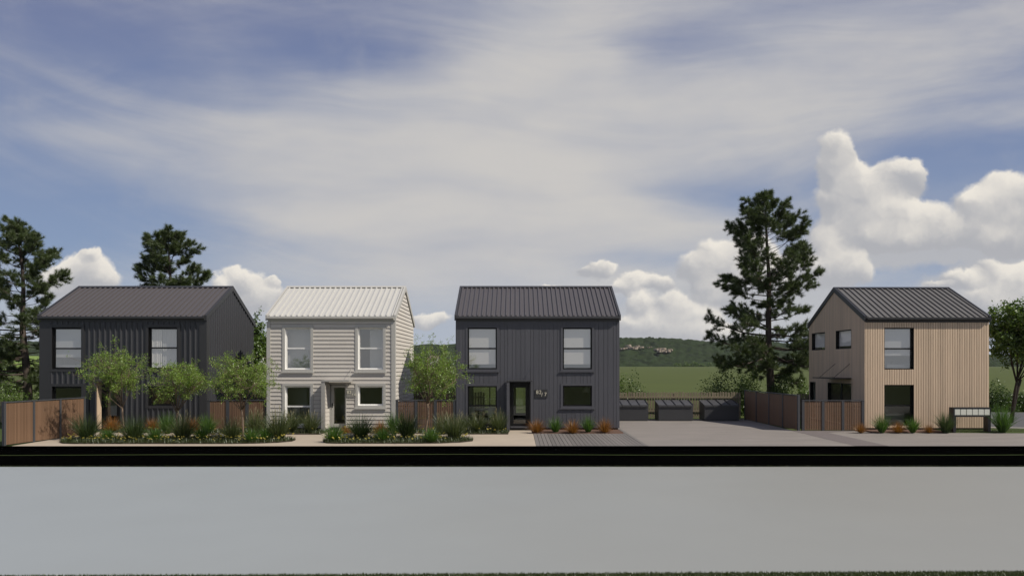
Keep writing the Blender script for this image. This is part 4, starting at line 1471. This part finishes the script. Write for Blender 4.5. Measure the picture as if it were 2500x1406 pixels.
def grass_patch(name, x0, x1, y0, y1, n, h, z, label, seed, w=.006, edge=None):
    r = np.random.default_rng(seed)
    q = np.stack([r.uniform(x0, x1, n), r.uniform(0, 1, n)], 1)
    ylo = y0 if edge is None else y0 + (q[:, 0] - x0) * edge
    yhi = y1 if edge is None else y1 + (q[:, 0] - x0) * edge
    q[:, 1] = ylo + (yhi - ylo) * q[:, 1]
    az = r.uniform(0, 6.28, n); L = h * r.uniform(.4, 1.1, n); le = r.uniform(.1, .9, n)
    a = np.stack([q[:, 0] - np.sin(az) * w, q[:, 1] + np.cos(az) * w, np.full(n, z)], 1)
    b = np.stack([q[:, 0] + np.sin(az) * w, q[:, 1] - np.cos(az) * w, np.full(n, z)], 1)
    c = np.stack([q[:, 0] + np.cos(az) * L * le, q[:, 1] + np.sin(az) * L * le, z + L * np.cos(le)], 1)
    Vv = np.stack([a, b, c], 1).reshape(-1, 3)
    o = put(name, npmesh(name, Vv, np.arange(len(Vv)).reshape(-1, 3), M['grass']))
    o['label'] = label
    return struct(o, 'stuff')


grass_patch('grass', -9, 9, 10.30, 11.06, 90000, .05, -.13, 'short mown grass along the near edge of the pale road', 21, .006, edge=.0150)
sheet('near_verge', [(-40, 5), (40, 5), (40, 11.79), (-40, 10.59)], -.128, M['lawn'])
grass_patch('grass', -18, 18, 22.93, 22.99, 7000, .04, -.12, 'thin fringe of grass along the far edge of the pale road', 22, .005, edge=.0009)
wl = MB()
pts_ = [(-22 + k, 25.85 - .12 * math.sin(k * .21 + 1.0) - .05 * math.sin(k * .53)) for k in range(45)]
for (xa, ya), (xb, yb) in zip(pts_, pts_[1:]):
    wl.poly([(xa, ya, -.114), (xb, yb, -.114), (xb, yb + .10, -.114), (xa, ya + .10, -.114)])
struct(obj('grass_line', wl, M['lawn']), 'stuff')['label'] = 'hair-thin line of turf along the black strip'
grass_patch('grass', 20.0, 29, 33.0, 34.2, 9000, .07, .02, 'small patch of grass around the foot of the mailbox stand', 23, .008)

# boulders
for k, (px, py, s_, lab) in enumerate(((850, 1071, .30, 'rounded grey boulder in the second front bed beside the dark tussock'), (535, 1069, .26, 'grey boulder in the long front bed before the slat fence'), (345, 1070, .2, 'small grey boulder behind the dark tussock under the first small tree'))):
    r = np.random.default_rng(k + 40)
    mb = MB()
    for i in range(5):
        for j in range(10):
            a, b = i / 4 * math.pi / 2, j / 10 * 2 * math.pi
            q = 1 + .16 * r.normal()
            mb.v.append((s_ * q * math.cos(a) * math.cos(b) * 1.25, s_ * q * math.cos(a) * math.sin(b), s_ * .7 * q * math.sin(a)))
    for i in range(4):
        for j in range(10):
            mb.f.append((i * 10 + j, i * 10 + (j + 1) % 10, (i + 1) * 10 + (j + 1) % 10, (i + 1) * 10 + j))
    Y = YG(py)
    tag(obj('boulder', mb, M['rock'], None, (PX(px, Y), Y, 0), True), lab, 'boulder')


# ------------------------------------------------------------------ trees
def leaf_quads(P, size, r, flat=0.0, aspect=.55):
    n = len(P)
    d = r.normal(size=(n, 3)); d[:, 2] = d[:, 2] * (1 - flat) - .15
    d /= np.linalg.norm(d, axis=1)[:, None]
    e = r.normal(size=(n, 3))
    e -= (e * d).sum(1)[:, None] * d
    e /= np.linalg.norm(e, axis=1)[:, None]
    L = size * r.uniform(.6, 1.25, n)[:, None]
    w = L * aspect * .5
    a = P; c = P + d * L
    m = P + d * L * .5
    Vv = np.stack([a, m + e * w, c, m - e * w], 1).reshape(-1, 3)
    return Vv, np.arange(4 * n).reshape(-1, 4)


def leafy_tree(name, base, fork_z, crown, label, cat, seed, nlimb=7, nsub=6, ntwig=6, leaves=26, lsize=.05, trunk_r=.05, leafm='leaf', barkm='bark2', lean=(0, 0), group=None, hang=True, twig=.28, spread=.10, trunks=1):
    """crown = (cx, cy, cz, rx, ry, rz) relative to the base"""
    r = np.random.default_rng(seed)
    e = empty(name, base, label, cat, group)
    cx, cy, cz, rx, ry, rzz = crown
    wood = MB()
    top = Vector((lean[0], lean[1], fork_z))
    p1 = Vector((lean[0] * .2 + r.uniform(-.05, .05), lean[1] * .3, fork_z * .35)); p2 = Vector((lean[0] * .75 + r.uniform(-.05, .05), lean[1] * .7, fork_z * .72))
    for t_ in range(trunks):
        off = Vector((t_ * trunk_r * 1.4, 0, 0))
        wood.tube([Vector((0, 0, -.03)), p1 + off * .3, p2 + off, top + off * 1.5], [trunk_r * 1.25, trunk_r, trunk_r * .88, trunk_r * .7], 8)
    LP = []
    tw = MB()

    def rp(lo, hi, low=-.9):
        while True:
            q = r.normal(size=3); q /= np.linalg.norm(q)
            if q[2] > low:
                break
        k = r.uniform(lo, hi)
        lump = 1 + .16 * math.sin(3.1 * q[0] + seed) + .14 * math.sin(4.3 * q[2] + 2 * seed) + .1 * math.sin(5 * q[1] + seed)
        return Vector((cx + q[0] * rx * k * lump, cy + q[1] * ry * k * lump, cz + q[2] * rzz * k * lump))

    def bend(a, b, up):
        m_ = (a + b) / 2 + Vector((r.normal() * .06, r.normal() * .06, up)) * (b - a).length
        return m_
    for i in range(nlimb):
        t0 = top.lerp(p2, r.uniform(0, .35)) if i else top
        q = rp(.35, .62, -.55)
        mm = bend(t0, q, .06)
        wood.tube([t0, mm, q], [trunk_r * .42, trunk_r * .27, trunk_r * .14], 6)
        for j in range(nsub):
            t1 = mm.lerp(q, r.uniform(.1, 1))
            while True:
                s2 = rp(.55, 1.0)
                if (s2 - t1).length < max(rx, rzz) * 1.05:
                    break
            m2 = bend(t1, s2, .08)
            tw.tube([t1, m2, s2], [trunk_r * .16, trunk_r * .11, trunk_r * .05], 4, False)
            for k in range(ntwig):
                f = r.uniform(.25, 1.0)
                t2 = (t1.lerp(m2, f * 2) if f < .5 else m2.lerp(s2, f * 2 - 1))
                dd = Vector(r.normal(size=3)).normalized() * twig * r.uniform(.4, 1.1) + Vector((0, 0, twig * .2))
                s3 = t2 + dd
                tw.tube([t2, s3], [trunk_r * .055, trunk_r * .025], 3, False)
                n = int(leaves * r.uniform(.3, 1.5))
                u = r.uniform(.1, 1.05, n)[:, None]
                LP.append(np.array(t2)[None, :] * (1 - u) + np.array(s3)[None, :] * u + r.normal(size=(n, 3)) * twig * spread)
    obj('trunk', wood, M[barkm], e, base, True)
    obj('branches', tw, M[barkm], e, base)
    LP = np.concatenate(LP)
    put('crown', npmesh('crown', *leaf_quads(LP, lsize, r), M[leafm]), e, base)
    return e


def small_tree(px, py, crown_px, fork_py, label, seed):
    """crown_px = x0, x1, y0, y1 in photo pixels at the tree's own distance"""
    Y = YG(py)
    k = Y / FPX
    bx_, z = PX(px, Y), 0.0
    x0, x1, y0, y1 = crown_px
    cx = ((x0 + x1) / 2 - px) * k
    zt, zb = PZ(y0, Y), PZ(y1, Y)
    rx = (x1 - x0) / 2 * k * 1.22
    fz = PZ(fork_py, Y)
    return leafy_tree('small_tree', (bx_, Y, 0.01), fz, (cx, 0, (zt + zb) / 2 + .02, rx, rx * .85, (zt - zb) / 2 * 1.15), label, 'tree', seed, nlimb=11, nsub=12, ntwig=7, leaves=17, lsize=.050, trunk_r=.042,
                      lean=(cx * .3, 0), group='small trees in the garden beds', twig=.26, spread=.15)


small_tree(306, 1074, (198, 366, 838, 992), 992, 'small light green tree in front of the porch of the ribbed steel house', 3)
small_tree(429, 1074, (362, 518, 864, 996), 1002, 'smallest light green tree, hiding the lower window of the ribbed steel house', 4)
small_tree(592, 1079, (508, 662, 860, 996), 1000, 'light green tree before the slat fence, between the ribbed steel and weatherboard houses', 5)
small_tree(1040, 1079, (962, 1146, 812, 990), 985, 'tallest light green tree, before the slat gate between the white and dark houses', 8)


def pine(base, height, prof, label, seed, lean=0.0, trunk_r=.25, density=1.0, zmin=None, bias=None):
    """prof: list of (z, reach left, reach right) of the crown"""
    r = np.random.default_rng(seed)
    e = empty('pine_tree', base, label, 'tree', 'pine trees behind the houses')
    wood = MB()
    n = 9
    tp = [Vector((lean * (k / n) ** 1.5 + .07 * math.sin(k * 1.3 + seed), .05 * math.cos(k + seed), height * k / n * .985)) for k in range(n + 1)]
    wood.tube(tp, [trunk_r * (1.25 if k == 0 else 1) * (1 - .93 * (k / n)) + .012 for k in range(n + 1)], 10)

    def axis(z):
        t = min(max(z / (height * .985) * n, 0), n - .001)
        return tp[int(t)].lerp(tp[int(t) + 1], t - int(t))
    zs = [p[0] for p in prof]

    def reach(z, a):
        l = np.interp(z, zs, [p[1] for p in prof]); q = np.interp(z, zs, [p[2] for p in prof])
        c = math.cos(a)
        return q * (.5 + .5 * c) + l * (.5 - .5 * c)
    tuft_p, tuft_d = [], []
    z = prof[0][0] - .3
    a = r.uniform(0, 6.28)
    sub = MB()
    while z < height - .15:
        a += 2.4 + r.normal() * .35
        L = reach(z, a) * r.uniform(.62, 1.16)
        rel = z / height
        if L > .15:
            p0 = axis(z - .12 * L)
            el = .12 + .75 * max(0, rel - .45) + r.normal() * .10 - (.18 if rel < .4 else 0)
            d = Vector((math.cos(a), math.sin(a) * .85, math.tan(el))).normalized()
            ctrl = [p0, p0 + d * L * .4 + Vector((0, 0, -.03 * L)), p0 + d * L * .75 + Vector((0, 0, .02 * L)), p0 + d * L * .98 + Vector((0, 0, .10 * L))]
            r0 = max(.018, trunk_r * .24 * (1 - rel) * (L / 2.5 + .2))
            wood.tube(ctrl, [r0, r0 * .75, r0 * .5, r0 * .22], 5)
            ns = int((6.5 + 6 * L) * density)
            for j in range(ns):
                f = r.uniform(.38 if L > 1.2 else .12, 1.0)
                t = f * 3
                q = ctrl[min(int(t), 2)].lerp(ctrl[min(int(t), 2) + 1], t - min(int(t), 2))
                side = d.cross(Vector((0, 0, 1))).normalized() * r.normal() * .9
                dd = (d * r.uniform(.2, .9) + side + Vector((0, 0, r.uniform(-.5, 1.1)))).normalized()
                l2 = min(.16 + .26 * L, .85) * r.uniform(.5, 1.1) * (1.15 - .5 * f)
                q2 = q + dd * l2
                sub.tube([q, q2], [.013, .005], 3, False)
                for k in range(int(4 + 4 * l2 / .5)):
                    f2 = r.uniform(.35, 1.0) if k else 1.0
                    pp = q.lerp(q2, f2)
                    td = (dd + Vector(r.normal(size=3)) * .55 + Vector((0, 0, .3))).normalized()
                    tuft_p.append(pp + td * .02); tuft_d.append(td)
        z += r.uniform(.055, .15) * (1.0 if rel < .8 else .8) / density ** .5
    for k in range(14):
        tuft_p.append(tp[-1] + Vector(r.normal(size=3)) * .08); tuft_d.append(Vector((r.normal() * .4, r.normal() * .4, 1)).normalized())
    P = np.array([tuple(p) for p in tuft_p]); Dv = np.array([tuple(p) for p in tuft_d])
    nn = 20
    N = len(P)
    Pn = np.repeat(P, nn, 0); Dn = np.repeat(Dv, nn, 0)
    t = r.uniform(-.10, .06, (N * nn, 1))
    d = Dn + r.normal(size=(N * nn, 3)) * .62
    d /= np.linalg.norm(d, axis=1)[:, None]
    L = r.uniform(.15, .30, (N * nn, 1))
    o = np.cross(d, r.normal(size=(N * nn, 3)))
    o /= np.linalg.norm(o, axis=1)[:, None]
    A = Pn + Dn * t
    Vv = np.stack([A - o * .0085, A + o * .0085, A + d * L], 1).reshape(-1, 3)
    obj('trunk', wood, M['bark'], e, base, True)
    obj('branches', sub, M['bark'], e, base)
    put('crown', npmesh('crown', Vv, np.arange(len(Vv)).reshape(-1, 3), M['needle']), e, base)
    return e


def pxprof(px, Y, rows):
    k = Y / FPX
    return [(PZ(py, Y), (px - l) * k, (q - px) * k) for py, l, q in rows]


Yp = 46.0
pine((PX(1880, Yp), Yp, -.03), PZ(474, Yp), pxprof(1878, Yp, [(905, 1845, 1960), (880, 1760, 1975), (845, 1738, 1985), (800, 1732, 2010), (765, 1760, 1990), (748, 1850, 1905), (728, 1800, 1965), (700, 1758, 2008), (660, 1768, 2012), (630, 1775, 2005), (590, 1772, 1990), (565, 1782, 1960), (530, 1808, 1940), (505, 1825, 1915), (480, 1860, 1892), (472, 1870, 1880)]),
     'tallest pine, standing behind the paling fence between the bins and the timber house', 7, lean=-.25, trunk_r=.27)
Yp = 44.0
pine((PX(66, Yp), Yp, -.03), PZ(543, Yp), pxprof(55, Yp, [(935, -30, 100), (900, -60, 110), (850, -60, 125), (800, -60, 150), (765, -60, 150), (740, 0, 110), (715, -60, 165), (690, -60, 165), (650, -40, 140), (620, -30, 130), (590, -20, 100), (565, 5, 82), (545, 30, 60)]),
     'pine at the edge of the picture beside the ribbed steel house', 12, lean=-.55, trunk_r=.27)
Yp = 47.0
pine((PX(415, Yp), Yp, -.03), PZ(566, Yp), pxprof(412, Yp, [(860, 330, 500), (800, 310, 520), (730, 312, 520), (695, 320, 512), (685, 335, 500), (655, 338, 492), (630, 345, 488), (605, 370, 475), (585, 385, 460), (568, 402, 428)]),
     'pine rising behind the roof of the ribbed steel house', 19, trunk_r=.22, density=1.1)

Yp = 38.6
leafy_tree('broadleaf_tree', (PX(2468, Yp), Yp, -.02), PZ(925, Yp), (PX(2500, Yp) - PX(2468, Yp), 0, PZ(815, Yp), 2.35, 2.0, 2.2), 'dark green broadleaf tree with a forked trunk beyond the timber house', 'tree', 31,
           nlimb=14, nsub=10, ntwig=8, leaves=24, lsize=.15, trunk_r=.085, leafm='leaf_mid', barkm='bark3', lean=(.35, 0), twig=.45, spread=.22, trunks=2)
Yp = 48.0
leafy_tree('broadleaf_tree', (PX(622, Yp), Yp, -.03), 2.0, (.1, 0, 4.4, 1.25, 1.2, 2.35), 'slim green tree rising behind the gap between the ribbed steel and weatherboard houses', 'tree', 33,
           nlimb=10, nsub=6, ntwig=6, leaves=18, lsize=.17, trunk_r=.10, leafm='leaf_mid', barkm='bark3', twig=.4, spread=.2)


def shrub(px, py, w, hpx, Y, label, seed, leafm='leaf_mid', lsize=.10, name='shrub', n=5200, group='shrubs behind the fences', air=0.0):
    """rounded leafy shrub with its base at px and its top hpx above the ground line py"""
    r = np.random.default_rng(seed)
    k = Y / FPX
    x = PX(px, Y)
    H = PZ(py, Y)
    rx = w / 2 * k
    e = empty(name, (x, Y, -.03), label, 'shrub', group)
    st = MB()
    q = r.normal(size=(n, 3)); q /= np.linalg.norm(q, axis=1)[:, None]
    q[:, 2] = np.abs(q[:, 2]) * 1.0 - .1
    rad = r.uniform(0, 1, n) ** .45
    lump = 1 + .22 * np.sin(q[:, 0] * 4 + seed) * np.cos(q[:, 2] * 5 + seed * 2) + .18 * np.sin(q[:, 1] * 5 + q[:, 2] * 3 + seed) + .08 * r.normal(size=n)
    P = np.stack([q[:, 0] * rx, q[:, 1] * rx * .8, q[:, 2] * H], 1) * (rad * lump)[:, None]
    P[:, 2] = np.maximum(P[:, 2], .05)
    for i in range(12):
        t = P[r.integers(n)] * .8
        st.tube([(0, 0, 0), tuple(t * .5 + np.array([0, 0, .1])), tuple(t)], [.03, .02, .008], 4, False)
    obj('stems', st, M['bark3'], e, (x, Y, -.03))
    put('foliage', npmesh('foliage', *leaf_quads(P, lsize, r), M[leafm]), e, (x, Y, -.03))


shrub(1762, 892, 112, 0, 45, 'larger rounded shrub behind the bins, nearest the paling fence end', 51, 'leaf_dark', .13)
shrub(1824, 898, 104, 0, 45, 'lighter green shrub beside the trunk of the tallest pine', 52, 'leaf_mid', .13)
shrub(1903, 898, 78, 0, 45.5, 'shrub just past the trunk of the tallest pine', 53, 'leaf_dark', .13)
shrub(1966, 920, 56, 0, 45.5, 'small bright shrub at the corner of the timber house', 54, 'leaf_mid', .12, n=3000)
shrub(1518, 910, 56, 0, 45, 'tall shrub half hidden by the corner of the dark board house', 55, 'leaf_mid', .12, n=3500)
shrub(1556, 920, 60, 0, 45, 'small dark shrub behind the first bin', 56, 'leaf_dark', .11, n=3000)
shrub(18, 928, 130, 0, 40.5, 'wide light green shrub under the pine at the edge of the picture', 57, 'leaf_mid', .12)
shrub(100, 955, 60, 0, 41, 'low light green shrub between the edge pine and the ribbed steel house', 58, 'leaf_mid', .12, n=3000)
shrub(640, 892, 70, 0, 44, 'light green bush behind the slat fence, below the slim tree', 59, 'leaf_mid', .11)
shrub(1035, 850, 70, 0, 43.5, 'tall bright green bush behind the tallest small tree', 60, 'leaf_mid', .12, n=7000)
shrub(1085, 862, 70, 0, 44, 'tall dark bush against the dark board house, behind the slat gate', 61, 'leaf_dark', .12, n=7000)
shrub(2438, 938, 80, 0, 48.5, 'dark hedge bush beyond the side road, next to the timber house', 62, 'leaf_dark', .13, n=6000)
shrub(2500, 955, 80, 0, 48.7, 'lower hedge bush beyond the side road, behind the broadleaf trunk', 63, 'leaf_dark', .13, n=6000)
shrub(2570, 940, 90, 0, 48.6, 'hedge bush beyond the side road, past the broadleaf tree', 64, 'leaf_dark', .13, n=5000)

# ------------------------------------------------------------------ far country: hills, cliff, meadow, far houses
r = np.random.default_rng(77)
nx, ny = 760, 84
xs = np.linspace(-1250, 1150, nx); ys = np.linspace(1150, 1560, ny)
Xg, Yg = np.meshgrid(xs, ys, indexing='ij')


def hill_profile(x):
    pxs = [-700, -200, 0, 60, 140, 300, 600, 660, 760, 1000, 1080, 1140, 1300, 1500, 1560, 1600, 1690, 1715, 1745, 1790, 1850, 1950, 2100, 2300, 2450, 2560, 2800]
    pys = [850, 846, 838, 838, 846, 846, 842, 846, 852, 850, 850, 842, 836, 834, 834, 832, 835, 839, 842, 838, 836, 848, 862, 872, 874, 872, 870]
    Yc = 1400.0
    return np.interp(x, [(p - CX) / FPX * Yc for p in pxs], [EYE + (HZ - q) / FPX * Yc for q in pys])


t = np.clip((Yg - 1160) / 240, 0, 1)
prof = hill_profile(Xg * 1400 / Yg)
Z = prof * (t * t * (3 - 2 * t)) * np.where(Yg > 1400, 1 - (Yg - 1400) / 900, 1)
Z += 2.0 * np.sin(Xg * .03 + 1) * np.cos(Yg * .05) * t
bump = np.zeros_like(Z)
dxg, dyg = xs[1] - xs[0], ys[1] - ys[0]
cN = 21000
cxs, cys = r.uniform(xs[0], xs[-1], cN), r.uniform(ys[0] + 4, ys[-1], cN)
crr = r.uniform(5, 10, cN); chh = r.uniform(5, 11, cN)
for a, b, q, hh in zip(cxs, cys, crr, chh):
    i0, i1 = max(int((a - q - xs[0]) / dxg), 0), min(int((a + q - xs[0]) / dxg) + 2, nx)
    j0, j1 = max(int((b - q - ys[0]) / dyg), 0), min(int((b + q - ys[0]) / dyg) + 2, ny)
    dd = ((Xg[i0:i1, j0:j1] - a) ** 2 + (Yg[i0:i1, j0:j1] - b) ** 2) / (q * q)
    np.maximum(bump[i0:i1, j0:j1], hh * np.sqrt(np.clip(1 - dd, 0, 1)), out=bump[i0:i1, j0:j1])
Zf = Z - 3 + bump * np.clip((Yg - 1150) / 15, 0, 1)
Vv = np.stack([Xg, Yg, Zf], 2).reshape(-1, 3)
idx = np.arange(nx * ny).reshape(nx, ny)
F = np.stack([idx[:-1, :-1], idx[1:, :-1], idx[1:, 1:], idx[:-1, 1:]], 2).reshape(-1, 4)
hills = struct(put('hills', npmesh('hills', Vv, F, M['forest'], False)))


def hz_(x, y):
    i = int(round((x - xs[0]) / dxg)); j = int(round((y - ys[0]) / dyg))
    return float(Z[min(max(i, 0), nx - 1), min(max(j, 0), ny - 1)])


# pale bluffs showing through the forest on the hill
random.seed(8)
bl = []
for px0, px1, py, n in ((1513, 1552, 850, 7), (1532, 1537, 845, 2), (1550, 1567, 847, 4), (1580, 1590, 847, 2), (1598, 1640, 853, 8), (1606, 1630, 857, 4)):
    for k in range(n):
        bl.append((px0 + (px1 - px0) * (k + random.random() * .8) / n, py + random.uniform(-1.5, 1.5)))
for k, (px, py) in enumerate(bl):
    tgt = None
    for Yt in np.arange(1200, 1410, 4.0):
        x = PX(px, Yt)
        if hz_(x, Yt) + 5 > PZ(py, Yt):
            tgt = (x, Yt)
            break
    if not tgt:
        continue
    x, y = tgt
    z = PZ(py, y)
    w, hh = random.uniform(2.5, 6.5), random.uniform(.6, 2.6)
    mb = MB()
    ring = []
    for i in range(8):
        a = i / 8 * 6.283
        ring.append((w * math.cos(a) * random.uniform(.8, 1.1), 6 * math.sin(a), 0))
    mb.v = [(p[0], p[1] - 8, -1.6) for p in ring] + [(p[0] * random.uniform(.8, 1.0), p[1] - 8, hh * random.uniform(.5, 1.1)) for p in ring]
    mb.f = [(i, (i + 1) % 8, 8 + (i + 1) % 8, 8 + i) for i in range(8)] + [tuple(range(8, 16))]
    o = obj('bluff', mb, M['cliff'], None, (x, y, z))
    tag(o, 'one of the small pale rock bluffs showing through the forest on the far hill', 'rock', 'pale bluffs on the wooded hill')

# bright meadow and two far white houses beyond the gap, more meadow at the edge
struct(obj('meadow', MB().poly([(-620, 330, .35), (-100, 330, .35), (-190, 620, 5.5), (-900, 620, 5.5)]), M['bright_field']))
struct(obj('meadow', MB().poly([(-1100, 700, 5.6), (-225, 700, 5.6), (-290, 900, 14.0), (-1300, 900, 14.0)]), M['bright_field']))


def far_house(px, py, Y, w, hgt, label):
    x, z = PX(px, Y), PZ(py, Y)
    e = empty('far_house', (x, Y, z), label, 'house', 'far white houses')
    b = MB().box(x - w / 2, x + w / 2, Y, Y + w * .8, z - 1.0, z + hgt)
    obj('wall', b, M['farwall'], e)
    ro = MB().prism([(x - w * .58, Y - .3, z + hgt + .002), (x - w * .58, Y + w * .4, z + hgt * 1.75), (x - w * .58, Y + w * .8 + .3, z + hgt + .002)], (w * 1.16, 0, 0))
    obj('roof', ro, M['farroof'], e)
    for k in (-.25, .2):
        obj('window', MB().box(x + w * k, x + w * (k + .14), Y - .05, Y - .002, z + hgt * .35, z + hgt * .75), M['farpane'], e)


far_house(631, 884, 300, 3.2, 1.8, 'far white cottage with a brown roof, seen through the gap beside the ribbed steel house')
far_house(650, 884, 305, 2.6, 1.4, 'smaller far white cottage touching the edge of the weatherboard house')
far_house(1060, 884, 300, 3.0, 1.6, 'far white cottage behind the tallest small tree')
for k, (px, Y, w, label) in enumerate(((641, 290, 8, 'small round tree between the two far white cottages'), (20, 250, 40, 'far round tree in the meadow beyond the edge pine'), (110, 260, 60, 'far tree in the meadow next to the ribbed steel house'))):
    shrub(px, 884 - (k > 0) * 12, w, 0, Y, label, 80 + k, 'leaf_far', .5, 'far_tree', 900, 'far trees in the meadow')
random.seed(4)
for k in range(16):
    px = -120 + k * 18 + random.uniform(-6, 6)
    shrub(px, 874 + random.uniform(-4, 5), random.uniform(16, 34), 0, 640, 'one of the far round trees in the hedge line across the meadow', 200 + k, 'leaf_far', 1.2, 'far_tree', 400, 'far hedge line trees')
for k in range(9):
    px = 1660 + k * 14 + random.uniform(-6, 6)
    shrub(px, 885 + random.uniform(-3, 2), random.uniform(14, 26), 0, 1120, 'one of the yellow-green trees along the foot of the far hill', 300 + k, 'leaf_mid', 2.0, 'far_tree', 500, 'trees at the foot of the hill')

# ------------------------------------------------------------------ thin air between here and the hill
hm = bpy.data.materials.new('haze_air')
hm.use_nodes = True
ht = hm.node_tree
ht.nodes.remove(ht.nodes['Principled BSDF'])
pv = ht.nodes.new('ShaderNodeVolumePrincipled')
pv.inputs['Color'].default_value = (0.85, 0.90, 0.97, 1)
pv.inputs['Density'].default_value = 0.00004
pv.inputs['Anisotropy'].default_value = 0.0
ht.links.new(pv.outputs[0], ht.nodes['Material Output'].inputs['Volume'])
struct(obj('haze', MB().box(-2700, 2700, -210, 1600, -40, 130), hm), 'stuff')
